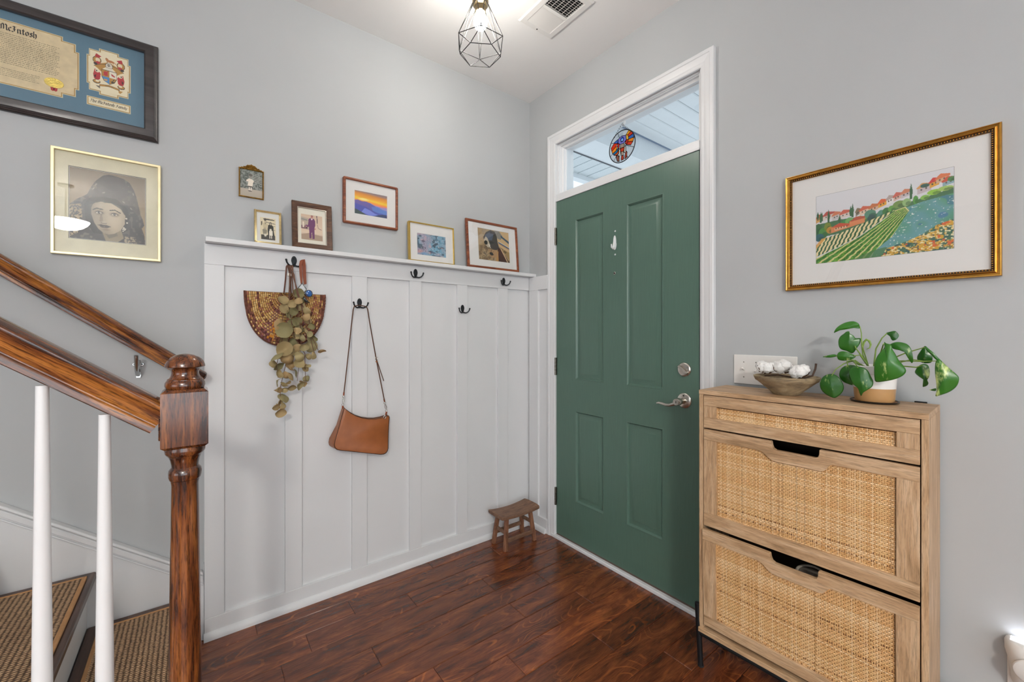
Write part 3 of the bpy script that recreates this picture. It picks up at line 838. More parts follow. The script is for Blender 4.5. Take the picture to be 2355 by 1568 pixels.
# ---------------------------------------------------------------- bowl-shaped ceiling lamp of the room behind the viewer (mirrored in the portrait glass)
rl_ = thing('bowl_lamp', 'warm glass bowl ceiling lamp of the adjoining room behind the viewer', 'ceiling lamp', (4.05, -2.80, 2.30))
ml, nt, b_, L = newmat('warm_lamp_glass')
b_.inputs['Base Color'].default_value = (1, 0.9, 0.75, 1)
b_.inputs['Emission Color'].default_value = (1.0, 0.955, 0.90, 1)
b_.inputs['Emission Strength'].default_value = 235
obj('glass_bowl', B().lathe([(0.01, 0.0), (0.07, 0.012), (0.12, 0.035), (0.16, 0.07), (0.175, 0.10), (0.170, 0.10), (0.11, 0.045), (0.01, 0.012)], 36, caps=False), ml, rl_, smooth=60)
obj('stem', B().lathe([(0.008, 0.01), (0.008, 0.44)], 12), M_nickel, rl_, smooth=True)
obj('canopy', B().lathe([(0.01, 0.435), (0.06, 0.445), (0.065, 0.4625)], 24), M_nickel, rl_, smooth=True)
# ---------------------------------------------------------------- framed pictures
M_glass = pane_mat('picture_glass', (0.985, 0.985, 0.985), 1.0)
def board(name, parent, x0, x1, y0, y1, z0, z1, mat, bevel=0.0):
    return obj(name, B().box(x0, x1, y0, y1, z0, z1), mat, parent, bevel=bevel)
def glass(parent, w, h, d, z):
    return board('glass', parent, -w / 2 + d, w / 2 - d, d, h - d, z, z + 0.0015, M_glass)
def backing(parent, w, h, d, z=0.004):
    return board('backing', parent, -w / 2 + d, w / 2 - d, d, h - d, 0.0005, z, pm('brown_backing', '#6b5a48', 0.8))
def window_mat(parent, w, h, d, x0, x1, y0, y1, z, mat, t=0.0014):
    """mount board with a rectangular opening"""
    b = B()
    W = w / 2 - d
    o = [(-W, d), (W, d), (W, h - d), (-W, h - d)]
    i = [(x0, y0), (x1, y0), (x1, y1), (x0, y1)]
    i2 = [(x0 + t, y0 + t), (x1 - t, y0 + t), (x1 - t, y1 - t), (x0 + t, y1 - t)]
    vs = [(*p, z) for p in o] + [(*p, z) for p in i] + [(*p, z - t) for p in i2]
    fs = [(k, (k + 1) % 4, 4 + (k + 1) % 4, 4 + k) for k in range(4)] + [(4 + k, 4 + (k + 1) % 4, 8 + (k + 1) % 4, 8 + k) for k in range(4)]
    return obj('mount_board', b.add(vs, fs), mat, parent)
def easel(parent, w, h, x):
    """strut that props a leaning frame against the wall"""
    return obj('easel_strut', B().box(-0.012, 0.012, 0.004, h * 0.8, -0.003, 0.0005), pm('black_card', '#26221e', 0.8), parent)

M_white_mount = pm('white_mount', '#e6e5e2', 0.85, var=0.01)

# --- pen strokes for lettering (broad-nib, geometry flat on the paper)
GLY = {
 'M': (1.25, [[(.12, 0), (.12, 1.2), (.30, 1.45)], [(.30, 1.45), (.52, 1.2), (.52, .1)], [(.52, 1.15), (.78, 1.45), (1.0, 1.2), (1.0, .15), (1.18, 0)], [(-.05, 1.05), (.12, 1.2)]]),
 'c': (.62, [[(.5, .82), (.32, 1.0), (.12, .8), (.12, .2), (.32, 0), (.55, .18)]]),
 'I': (.85, [[(.05, 1.3), (.3, 1.45), (.5, 1.3), (.75, 1.45)], [(.42, 1.35), (.42, .2), (.2, 0), (.0, .12)], [(.2, .75), (.62, .75)]]),
 'n': (.82, [[(.02, .9), (.14, 1.0), (.14, .1), (.24, 0)], [(.14, .8), (.42, 1.0), (.56, .85), (.56, .1), (.70, 0)]]),
 't': (.55, [[(.22, 1.35), (.22, .15), (.36, 0), (.5, .12)], [(.02, .98), (.48, .98)]]),
 'o': (.72, [[(.34, 1.0), (.12, .8), (.12, .2), (.34, 0), (.56, .2), (.56, .8), (.34, 1.0)]]),
 's': (.62, [[(.52, .85), (.32, 1.0), (.12, .82), (.5, .32), (.5, .15), (.30, 0), (.06, .15)]]),
 'h': (.82, [[(.04, 1.5), (.14, 1.55), (.14, .1), (.26, 0)], [(.14, .8), (.42, 1.0), (.56, .85), (.56, .2), (.40, -.25)]]),
 'T': (.95, [[(.0, 1.2), (.2, 1.4), (.6, 1.3), (.9, 1.45)], [(.5, 1.35), (.4, .25), (.22, 0), (.05, .1)]]),
 'e': (.62, [[(.12, .5), (.5, .62), (.48, .9), (.3, 1.0), (.12, .8), (.12, .2), (.3, 0), (.54, .18)]]),
 'F': (.85, [[(.0, 1.2), (.2, 1.4), (.5, 1.3), (.85, 1.45)], [(.4, 1.35), (.32, .2), (.15, 0), (.0, .1)], [(.2, .75), (.65, .78)]]),
 'a': (.72, [[(.52, .95), (.3, 1.0), (.1, .7), (.1, .2), (.28, 0), (.5, .3)], [(.54, 1.0), (.52, .12), (.66, 0)]]),
 'm': (1.15, [[(.02, .9), (.14, 1.0), (.14, 0)], [(.14, .8), (.38, 1.0), (.50, .85), (.50, 0)], [(.50, .8), (.74, 1.0), (.88, .85), (.88, .1), (1.0, 0)]]),
 'i': (.38, [[(.04, .9), (.16, 1.0), (.16, .1), (.28, 0)], [(.14, 1.28), (.2, 1.34)]]),
 'l': (.38, [[(.05, 1.5), (.16, 1.55), (.16, .1), (.28, 0)]]),
 'y': (.75, [[(.04, .95), (.14, 1.0), (.14, .25), (.32, 0), (.54, .25)], [(.56, 1.0), (.54, -.1), (.34, -.45), (.08, -.4)]]),
 ' ': (.5, [])}
def lettering(text, w, nib=0.17, ang=40, slant=0.0):
    """flat pen lettering scaled to width w, baseline at y=0; returns B and the scale"""
    adv = sum(GLY[ch][0] for ch in text)
    s = w / adv
    n = (nib * math.cos(R(ang)) / 2, nib * math.sin(R(ang)) / 2)
    t = 0.022
    b = B(); x = 0.0; q = 0
    for ch in text:
        a, strokes = GLY[ch]
        for st_ in strokes:
            for (x0, y0), (x1, y1) in zip(st_[:-1], st_[1:]):
                P = [(x + x0 - n[0], y0 - n[1] - t), (x + x1 - n[0], y1 - n[1] - t), (x + x1 + n[0], y1 + n[1] + t), (x + x0 + n[0], y0 + n[1] + t)]
                q += 1
                z = 0.0002 + 0.000001 * (q % 9)
                b.add([((px_ + slant * py_) * s, py_ * s, z) for px_, py_ in P], [(0, 1, 2, 3)])
        x += a
    return b
M_ink = pm('black_ink', '#17181c', 0.7)

# --- 1. certificate with coat of arms
Wc, Hc = 0.582, 0.368
ce = thing('crest_certificate', 'dark framed family-name certificate with coat of arms on blue mat', 'framed certificate', M=on_left(-2.159, 1.976))
obj('frame', B().frame(Wc, Hc, [(0, 0.0005), (0, 0.010), (0.003, 0.013), (0.003, 0.016), (0.006, 0.018), (0.006, 0.021), (0.010, 0.024), (0.012, 0.0275), (0.014, 0.028), (0.036, 0.028), (0.040, 0.024), (0.040, 0.009)]),
    wood('espresso_frame', '#262222', '#3b3636', '#4a4442', axis=0, rough=0.3, pores=0.25, bs=0.05, coat=0.2), ce, smooth=22)
backing(ce, Wc, Hc, 0.004)
M_blue = pm('slate_blue_mount', '#5c8094', 0.75, var=0.05, vs_=5)
board('mount_board', ce, -Wc / 2 + 0.038, Wc / 2 - 0.038, 0.038, Hc - 0.038, 0.004, 0.010, M_blue)
M_cream = pm('cream_bevel', '#d8cfae', 0.7); M_gold_l = pm('gilt_line', '#a9843f', 0.4, 0.5)
M_parch = pm('parchment', '#dccba4', 0.8, var=0.10, vs_=40)
M_parch2 = pm('pale_parchment', '#ece2c2', 0.8, var=0.06, vs_=40)
def notched(x0, x1, y0, y1, n, L):
    return [(x0 + n, y0 + n * 1.6), (x0 + L, y0 + n * 1.6), (x0 + L, y0), (x1 - L, y0), (x1 - L, y0 + n * 1.6), (x1 - n, y0 + n * 1.6), (x1 - n, y0 + L), (x1, y0 + L), (x1, y1 - L), (x1 - n, y1 - L),
            (x1 - n, y1 - n * 1.6), (x1 - L, y1 - n * 1.6), (x1 - L, y1), (x0 + L, y1), (x0 + L, y1 - n * 1.6), (x0 + n, y1 - n * 1.6), (x0 + n, y1 - L), (x0, y1 - L), (x0, y0 + L), (x0 + n, y0 + L)]
def label_stack(parent, x0, x1, y0, y1, n, L, paper):
    k = 0.0022
    for i, (nm, mt) in enumerate((('mat_bevel', M_cream), ('gilt_border', M_gold_l), ('paper', paper))):
        d = i * k
        pts = notched(x0 + d, x1 - d, y0 + d, y1 - d, n, L) if n else [(x0 + d, y0 + d), (x1 - d, y0 + d), (x1 - d, y1 - d), (x0 + d, y1 - d)]
        o = obj(nm, B().prism(pts, 0.0100 + 0.0003 * i, 0.0103 + 0.0003 * i), mt, parent)
    return o
pa = label_stack(ce, -0.241, 0.078, 0.086, 0.299, 0.0085, 0.040, M_parch)
ti = obj('name_title', lettering('McIntosh', 0.082, 0.26), M_ink, ce, loc=(-0.103, 0.2655, 0.0110))
tx = B()
rr = random.Random(5)
def text_lines(n, y0, dy, x0, x1, hgt):
    for k in range(n):
        x = x0 + rr.uniform(0, 0.003)
        xe = x1 + rr.uniform(-0.010, 0.004)
        while x < xe:
            wl = rr.uniform(0.0022, 0.0085)
            x2 = min(x + wl, xe)
            while x < x2 - 0.0004:      # strokes of one word
                sw_ = rr.uniform(0.0006, 0.0011)
                tx.box(x, min(x + sw_, x2), y0 - k * dy, y0 - k * dy + hgt * rr.choice((0.7, 0.7, 1.0)), 0.0, 0.0002)
                x += sw_ + 0.0005
            x += 0.0015
text_lines(17, 0.2535, 0.0061, -0.205, 0.030, 0.0021)
text_lines(5, 0.1370, 0.0056, -0.190, -0.016, 0.0016)
obj('printed_text', tx, pm('faded_ink', '#54503f', 0.8), ce, loc=(0, 0, 0.0110), kind='stuff')
sl = [((0.0232 + 0.0010 * math.cos(24 * a)) * math.cos(a), (0.0165 + 0.0008 * math.cos(24 * a)) * math.sin(a)) for a in np.linspace(0, 2 * PI, 120, endpoint=False)]
se = obj('gold_seal', B().prism(sl, 0.0, 0.0012), pm('gold_foil', '#d8c060', 0.3, 0.6, var=0.2, vs_=70, bs=0.6, bscale=220), ce, loc=(0.017, 0.130, 0.0110), bevel=0.0003)
for sx_ in (-1, 1): obj('ribbon_tail', B().prism([(sx_ * 0.0035 - 0.005, 0.0), (sx_ * 0.0035 + 0.005, 0.0), (sx_ * 0.0035 + 0.004, -0.010), (sx_ * 0.0035, -0.013), (sx_ * 0.0035 - 0.004, -0.010)], -0.0003, 0.0002), pm('red_ribbon', '#b3242f', 0.6), se, loc=(0, -0.0155, 0.0))
pb = label_stack(ce, 0.096, 0.2125, 0.130, 0.2965, 0.006, 0.032, M_parch2)
cv = Cv(110, 150, '#ece2c2')
G, Rd, Bk, Bl = '#b98a3c', '#b5262f', '#2a2623', '#4a8cc4'
for s_, q in ((1, lambda u: u), (-1, lambda u: 1 - u)):
    def pl_(pts, c): cv.poly([(q(u), v) for u, v in pts], c)
    def el_(u, v, a, b2, c, ang=0): cv.ell(q(u), v, a, b2, c, ang=s_ * ang)
    el_(.18, .78, .115, .095, Bk); el_(.18, .78, .10, .082, G); el_(.20, .79, .06, .05, '#e4d8b8'); pl_([(.12, .86), (.16, .95), (.30, .90), (.22, .84)], Rd)
    pl_([(.10, .70), (.30, .64), (.34, .70), (.20, .76)], Rd); el_(.14, .68, .05, .03, Bk)
    pl_([(.10, .62), (.26, .54), (.48, .70), (.44, .78), (.28, .72)], G); pl_([(.18, .58), (.30, .50), (.33, .60)], G); cv.line([(q(.1), .62), (q(.28), .70), (q(.46), .74)], .012, Bk)
    pl_([(.08, .40), (.12, .54), (.22, .52), (.28, .44), (.26, .30), (.18, .24), (.10, .30)], Rd); el_(.19, .50, .055, .04, '#e9dfc0'); el_(.17, .50, .02, .02, Bk)
    el_(.17, .22, .10, .055, Bk); el_(.17, .225, .085, .042, G); el_(.19, .24, .05, .028, '#e9dfc0'); pl_([(.10, .36), (.16, .40), (.14, .30)], Bk)
shld = [(.31, .57), (.70, .57), (.70, .40), (.64, .30), (.505, .225), (.37, .30), (.31, .40)]
cv.poly([(u + (.012 if u > .5 else -.012), v + (.008 if v > .5 else -.008)) for u, v in shld], Bk)
im = cv.inside(shld)
for msk, c in (((cv.X < .505) & (cv.Y > .40), G), ((cv.X >= .505) & (cv.Y > .40), '#e8e2d0'), ((cv.X < .505) & (cv.Y <= .40), Bl), ((cv.X >= .505) & (cv.Y <= .40), G)):
    cv.put((im & msk).astype(float), c)
cv.poly([(.35, .52), (.40, .55), (.46, .52), (.47, .44), (.40, .42), (.36, .46)], Rd); cv.line([(.36, .44), (.42, .50), (.47, .55)], .025, Rd)
cv.poly([(.55, .52), (.60, .50), (.67, .46), (.64, .44), (.57, .46)], Rd); cv.poly([(.36, .34), (.45, .34), (.45, .30), (.36, .30)], '#d9a35a'); cv.poly([(.54, .31), (.66, .31), (.63, .27), (.57, .27)], Bk); cv.line([(.58, .30), (.64, .38)], .018, Bk)
cv.ell(.50, .70, .10, .085, Bk); cv.ell(.50, .70, .088, .073, '#dfd9c8'); cv.ell(.49, .72, .045, .03, Bk); cv.line([(.45, .72), (.54, .72)], .010, '#dfd9c8'); cv.poly([(.42, .66), (.58, .66), (.62, .58), (.40, .58)], '#dfd9c8'); cv.line([(.42, .65), (.58, .65)], .01, Bk)
cv.ell(.53, .83, .115, .032, '#b97a45'); cv.ell(.44, .87, .04, .03, '#b97a45'); cv.line([(.62, .84), (.68, .80)], .02, '#b97a45'); cv.line([(.46, .83), (.45, .79)], .022, '#b97a45'); cv.line([(.60, .83), (.62, .79)], .022, '#b97a45'); cv.line([(.42, .9), (.43, .885)], .015, '#8a552c')
cv.poly([(.24, .165), (.50, .205), (.78, .165), (.78, .115), (.50, .155), (.24, .115)], Bk); cv.poly([(.25, .160), (.50, .198), (.77, .160), (.77, .122), (.50, .162), (.25, .122)], G)
cv.poly([(.14, .12), (.26, .12), (.26, .05), (.20, .08)], '#6b6357'); cv.poly([(.76, .12), (.88, .12), (.80, .04), (.76, .07)], G); cv.line([(.40, .165), (.62, .165)], .010, '#6d4f22', 0.7)
cv.build('coat_of_arms', pb, 0.105, 0.2035, 0.1445, 0.2825, 0.0112)
pn = label_stack(ce, 0.0965, 0.2125, 0.0850, 0.1165, 0, 0, M_parch2)
obj('family_title', lettering('The McIntosh Family', 0.098, 0.24, slant=0.12), M_ink, ce, loc=(0.1045, 0.0975, 0.0110))
glass(ce, Wc, Hc, 0.038, 0.0135)

# --- 2. vintage portrait
Wp, Hp = 0.290, 0.370
po = thing('portrait_picture', 'pale gold framed black-and-white portrait of a woman in a lace veil', 'framed photo', M=on_left(-2.005, 1.518))
M_pgold = pm('pale_gold_metal', '#e6d8ae', 0.34, 0.35, var=0.06, vs_=30)
obj('frame', B().frame(Wp, Hp, [(0, 0.0005), (0, 0.017), (0.0015, 0.0195), (0.008, 0.0195), (0.0092, 0.0185), (0.0092, 0.007)]), M_pgold, po, smooth=25)
backing(po, Wp, Hp, 0.002)
window_mat(po, Wp, Hp, 0.009, -0.104, 0.1025, 0.058, 0.3145, 0.0095, pm('khaki_linen_mount', '#d6d1b4', 0.85, var=0.05, vs_=25, bs=0.15, bscale=400))
board('black_fillet', po, -0.104, 0.1025, 0.058, 0.3145, 0.0045, 0.0060, pm('black_fillet_card', '#1d1d1f', 0.7))
board('white_edge', po, -0.1015, 0.1000, 0.0605, 0.3120, 0.0060, 0.0063, M_white_mount)
cv = Cv(150, 190, '#a8987c')
cv.vgrad([(0, '#b3a180'), (0.5, '#ab9b80'), (1, '#958a78')])
cv.mul(1.06 - 0.18 * np.abs(cv.X - 0.35))
veil = [(0, .47), (.08, .55), (.218, .643), (.27, .76), (.334, .86), (.42, .945), (.50, .972), (.59, .967), (.70, .945), (.78, .90), (.84, .80), (.876, .70), (.905, .57), (.93, .447), (.965, .37), (.985, .29), (.95, .24), (.985, .14), (1.0, .02), (1, 0), (0, 0), (0, .3)]
cv.poly(veil, '#4d4a4a')
vm = cv.inside(veil)
nz = cv.noise(9, 3); nz2 = cv.noise(26, 4); nz3 = cv.noise(60, 5)
cv.mul(0.75 + 0.55 * nz, vm)
cv.put((vm & (nz2 > .72) & (cv.X < .34)).astype(float), '#8d877c', .55)
cv.put((vm & (nz2 > .74) & (cv.X > .66)).astype(float), '#87837b', .5)
cv.poly([(.30, .84), (.36, .72), (.5, .62), (.62, .60), (.74, .64), (.80, .72), (.72, .80), (.55, .74), (.42, .80)], '#5c5a5c', .6)
cv.poly([(.62, .60), (.74, .56), (.86, .46), (.92, .40), (.93, .50), (.88, .66), (.80, .80), (.76, .70)], '#6e6a64', .55)
cv.put((cv.inside([(.0, .46), (.14, .5), (.16, .3), (.10, .08), (0, .02)]) & (nz3 > .48)).astype(float), '#c9b99a', .75)
cv.put((cv.inside([(.72, .10), (.86, .10), (.88, .0), (.70, 0)]) & (nz3 > .4)).astype(float), '#c7bba2', .7)
cv.poly([(.18, .50), (.25, .60), (.40, .64), (.60, .63), (.74, .52), (.78, .40), (.72, .16), (.60, .10), (.30, .10), (.2, .24)], '#2f2c2b')
cv.poly([(.40, .16), (.66, .20), (.70, .06), (.62, 0), (.46, 0)], '#a39880')
cv.poly([(.42, .15), (.60, .15), (.62, .09), (.50, .04)], '#6f675a', .6)
face = [(.275, .47), (.30, .53), (.40, .565), (.54, .555), (.66, .49), (.72, .40), (.715, .28), (.66, .18), (.58, .12), (.50, .098), (.43, .112), (.36, .17), (.305, .26), (.275, .36)]
cv.poly(face, '#b9ae98')
fm = cv.inside(face)
cv.mul(0.70 + 0.55 * np.clip((cv.X - .25) / .32, 0, 1) - 0.35 * np.clip((cv.X - .60) / .16, 0, 1) - 0.22 * np.clip((.2 - cv.Y) / .12, 0, 1), fm)
cv.ell(.47, .50, .16, .05, '#c9bfaa', .5, soft=.9)
cv.ell(.57, .29, .075, .07, '#cfc5b0', .55, soft=.9)
cv.poly([(.24, .50), (.30, .57), (.42, .63), (.58, .62), (.70, .52), (.66, .53), (.55, .565), (.45, .555), (.36, .575), (.30, .52)], '#2a2726')
for ex, ey in ((.372, .402), (.575, .400)):
    cv.ell(ex, ey, .060, .030, '#7c7264', .7, soft=.8)
    cv.ell(ex, ey, .044, .0145, '#d9d2c2')
    cv.ell(ex, ey, .018, .0150, '#2d2a2a'); cv.ell(ex + .006, ey + .004, .005, .004, '#e8e4da')
    cv.line([(ex - .046, ey + .001), (ex - .015, ey + .017), (ex + .02, ey + .016), (ex + .05, ey - .003)], .010, '#1f1c1c')
cv.line([(.295, .435), (.34, .462), (.42, .452)], .014, '#2b2726'); cv.line([(.51, .452), (.58, .466), (.655, .430)], .014, '#2b2726')
cv.poly([(.405, .42), (.425, .28), (.40, .262), (.375, .285), (.385, .36)], '#8a7e6d', .65)
cv.ell(.436, .272, .035, .020, '#c6bba6', .6, soft=.8); cv.line([(.395, .258), (.425, .250), (.470, .255)], .010, '#6d6154', .8)
cv.poly([(.345, .222), (.395, .236), (.43, .229), (.465, .234), (.545, .213), (.46, .206), (.40, .209)], '#4b413c'); cv.poly([(.37, .212), (.44, .206), (.52, .210), (.47, .186), (.41, .187)], '#6f6259')
cv.ell(.46, .165, .05, .014, '#8d8271', .6, soft=.9)
for u, v in ((.735, .36), (.745, .30), (.70, .22), (.71, .19), (.69, .17), (.72, .205), (.69, .20)): cv.ell(u, v, .012, .011, '#d8d2c4')
for u, v, a in ((.43, .70, .4), (.70, .60, -.6), (.30, .74, .9), (.33, .80, .9), (.83, .74, -1.2), (.80, .52, -1)): cv.ell(u, v, .022, .008, '#a9a69e', .8, ang=a)
cv.a = np.clip(cv.a ** 1.35 * 1.02, 0, 1)
cv.build('photo_print', po, -0.1008, 0.0993, 0.0612, 0.3113, 0.0066)
glass(po, Wp, Hp, 0.0085, 0.0120)

# --- 3. tiny ornate brass frame
mi = thing('ornate_photo_frame', 'tiny ornate brass framed photo of a toddler hanging above the ledge', 'framed photo', M=on_left(-1.562, 1.826))
M_brass = pm('antique_brass', '#9a7434', 0.34, 0.9, var=0.35, vs_=90, bs=0.5, bscale=260)
Wm, Hm = 0.092, 0.124
fb = B().frame(Wm, Hm, [(0, 0.0005), (0, 0.006), (0.0015, 0.009), (0.003, 0.010), (0.0048, 0.008), (0.0052, 0.003)])
for k in range(26):
    for sx_ in (-1, 1): fb.ball((sx_ * (Wm / 2 - 0.0022), 0.003 + k * (Hm - 0.006) / 25, 0.0092), 0.0021, 6, 4)
for k in range(20):
    for yy in (0.0022, Hm - 0.0022): fb.ball((-Wm / 2 + 0.003 + k * (Wm - 0.006) / 19, yy, 0.0092), 0.0021, 6, 4)
obj('frame', fb, M_brass, mi, smooth=40)
cr = B()
for k in range(-8, 9):
    t = k / 8.0; hgt = 0.018 * (1 - abs(t) ** 1.3)
    for j in range(1 + int(hgt / 0.0042)):
        cr.ball((t * 0.036 + 0.0007 * ((j * 7 + k) % 3 - 1), Hm + 0.001 + j * 0.0042, 0.006 + 0.001 * ((k + j) % 2)), 0.0028, 7, 5)
cr.prism([(-0.036, Hm - 0.002), (0.036, Hm - 0.002), (0.018, Hm + 0.010), (0.006, Hm + 0.018), (-0.006, Hm + 0.018), (-0.018, Hm + 0.010)], 0.002, 0.005)
obj('crest', cr, M_brass, mi, smooth=40)
cv = Cv(60, 84, '#7d8178')
cv.vgrad([(0, '#a8a194'), (.28, '#b5ab9c'), (.30, '#6c706a'), (.62, '#5d655f'), (1, '#747a72')])
nz = cv.noise(22, 8); cv.put(((nz > .55) & (cv.Y > .3)).astype(float), '#9aa09a', .6); cv.put(((nz < .3) & (cv.Y > .3)).astype(float), '#3e4440', .6)
for k in range(5): cv.line([(.55, .86 - .06 * k), (1, .80 - .06 * k)], .015, '#3f4440'); cv.line([(.55, .84 - .06 * k), (1, .78 - .06 * k)], .02, '#b4b5ad')
cv.poly([(.28, .62), (.40, .68), (.56, .66), (.62, .58), (.58, .56), (.55, .40), (.33, .40), (.36, .56), (.27, .56)], '#e8dfcf'); cv.poly([(.34, .40), (.54, .40), (.53, .30), (.36, .30)], '#55524b'); cv.poly([(.38, .36), (.43, .36), (.43, .24), (.38, .24)], '#e2dccf'); cv.poly([(.47, .36), (.52, .36), (.52, .24), (.47, .24)], '#e2dccf')
cv.ell(.46, .76, .085, .075, '#8b8a82'); cv.ell(.46, .82, .085, .05, '#5e5c56'); cv.ell(.44, .22, .09, .02, '#4b4944')
cv.build('photo_print', mi, -Wm / 2 + 0.0048, Wm / 2 - 0.0048, 0.0048, Hm - 0.0048, 0.0042)

# --- 4. small gilt frame standing on the ledge
LZ = 1.6272
sg = thing('gilt_photo_frame', 'small slim gilt framed family photo standing on the ledge', 'framed photo', M=on_left(-1.5035, LZ, 0.040, R(6)))
Wg, Hg = 0.103, 0.147
M_gilt = pm('soft_gilt', '#cdb684', 0.3, 0.8, var=0.15, vs_=60)
gb = B().frame(Wg, Hg, [(0, 0.0005), (0, 0.007), (0.002, 0.010), (0.004, 0.0105), (0.0065, 0.009), (0.008, 0.0095), (0.009, 0.008), (0.0092, 0.003)])
for sx_ in (-1, 1):
    for yy in (0.005, Hg - 0.005): gb.tube([(sx_ * (Wg / 2 - 0.010), yy, 0.0105), (sx_ * (Wg / 2 - 0.002), yy, 0.0115)], 0.0022, 8); gb.tube([(sx_ * (Wg / 2 - 0.0045), yy - 0.004, 0.011), (sx_ * (Wg / 2 - 0.0045), yy + 0.004, 0.011)], 0.0022, 8)
obj('frame', gb, M_gilt, sg, smooth=40)
backing(sg, Wg, Hg, 0.001, 0.0025); easel(sg, Wg, Hg, 0)
board('mount_board', sg, -Wg / 2 + 0.009, Wg / 2 - 0.009, 0.009, Hg - 0.009, 0.0025, 0.0045, pm('pale_grey_mount', '#d8d8d2', 0.8))
cv = Cv(64, 92, '#d8cdae')
cv.poly([(.18, .94), (.30, .97), (.92, .94), (.92, .89), (.24, .90)], '#54524c'); cv.line([(.3, .80), (.95, .75)], .03, '#6b675c'); cv.line([(.3, .68), (.95, .64)], .02, '#7a7568'); cv.line([(.6, .5), (.95, .46)], .02, '#7a7568')
cv.poly([(.05, .22), (.95, .20), (.95, 0), (.05, 0)], '#4a4741'); cv.poly([(.05, .8), (.14, .82), (.12, .62), (.05, .64)], '#5a554a')
cv.poly([(.18, .74), (.32, .80), (.46, .74), (.44, .38), (.20, .38)], '#c3b797'); cv.ell(.32, .84, .07, .06, '#b9ac92'); cv.ell(.32, .885, .075, .03, '#4a463f'); cv.line([(.32, .76), (.32, .70)], .03, '#3a3833')
cv.poly([(.50, .66), (.66, .74), (.84, .62), (.86, .40), (.92, .18), (.50, .18), (.46, .42)], '#34342f'); cv.ell(.66, .75, .085, .07, '#54524b'); cv.ell(.66, .73, .05, .05, '#b5aa93')
cv.poly([(.14, .44), (.28, .50), (.44, .42), (.40, .24), (.18, .24)], '#8a8473'); cv.ell(.30, .50, .06, .05, '#aca08a'); cv.poly([(.24, .26), (.42, .26), (.38, .14), (.26, .14)], '#d6cfbc')
cv.poly([(.56, .40), (.66, .46), (.78, .42), (.78, .20), (.56, .20)], '#e6e0d0'); cv.ell(.66, .46, .07, .055, '#d9d2c0'); cv.line([(.60, .2), (.60, .08)], .05, '#e6e0d0'); cv.line([(.72, .2), (.72, .08)], .05, '#e6e0d0')
cv.build('photo_print', sg, -0.0295, 0.0295, 0.020, 0.117, 0.0048)

# --- 5. brown wooden frame with a standing man
br = thing('brown_photo_frame', 'wide dark brown wooden frame with photo of standing man on the ledge', 'framed photo', M=on_left(-1.3275, LZ, 0.042, R(6)))
Wb_, Hb = 0.168, 0.213
M_bw = wood('dark_walnut_frame', '#3a2518', '#5c3d29', '#7a5539', axis=0, rough=0.4, scale=6, stretch=7, pores=0.5, bs=0.2)
obj('frame', B().frame(Wb_, Hb, [(0, 0.0005), (0, 0.016), (0.003, 0.018), (0.020, 0.012), (0.023, 0.010), (0.0245, 0.004)]), M_bw, br, smooth=20)
obj('silver_slip', B().frame(Wb_ - 0.046, Hb - 0.046, [(0, 0.004), (0, 0.0108), (0.0018, 0.0112), (0.0034, 0.009), (0.0036, 0.004)], Matrix.Translation((0, 0.023, 0))), pm('silver_slip_metal', '#c9c3b8', 0.35, 0.7), br, smooth=20)
backing(br, Wb_, Hb, 0.002, 0.003); easel(br, Wb_, Hb, 0)
board('mount_board', br, -Wb_ / 2 + 0.024, Wb_ / 2 - 0.024, 0.024, Hb - 0.024, 0.003, 0.005, pm('ivory_mount', '#dedacb', 0.8))
cv = Cv(70, 92, '#cfb9a2')
cv.vgrad([(0, '#b8a08c'), (.22, '#c9b39c'), (.28, '#d9c4ac'), (1, '#cdb49c')])
cv.poly([(0, .9), (.34, .86), (.34, .40), (0, .42)], '#b4a593'); cv.poly([(0, .84), (.30, .80), (.30, .74), (0, .77)], '#8f8b84'); cv.poly([(0, .56), (.30, .54), (.30, .42), (0, .42)], '#7b5c60'); cv.poly([(.06, .70), (.14, .70), (.14, .48), (.06, .48)], '#e3d6c4'); cv.line([(.74, 1), (.76, .70)], .04, '#5b4750'); cv.line([(.75, .66), (.80, .5), (.95, .45)], .02, '#7a6062'); cv.poly([(0, .20), (.35, .27), (1, .20), (1, 0), (0, 0)], '#a6907c')
J = '#6d3f66'
cv.poly([(.36, .84), (.46, .88), (.60, .86), (.66, .78), (.66, .60), (.62, .50), (.62, .06), (.52, .05), (.50, .30), (.48, .30), (.46, .06), (.37, .07), (.36, .48), (.34, .55), (.20, .58), (.20, .54), (.30, .50)], J); cv.poly([(.34, .80), (.40, .84), (.36, .56), (.22, .60), (.22, .53), (.34, .50)], J)
cv.poly([(.45, .86), (.50, .78), (.55, .86)], '#e8ded6'); cv.ell(.51, .92, .055, .06, '#b77f78'); cv.ell(.51, .965, .06, .02, '#8d5a58'); cv.ell(.645, .46, .03, .035, '#b77f78'); cv.ell(.24, .52, .03, .025, '#c99a90'); cv.line([(.25, .5), (.25, .45)], .03, '#2b2424')
cv.build('photo_print', br, -0.046, 0.044, 0.042, 0.160, 0.0054)

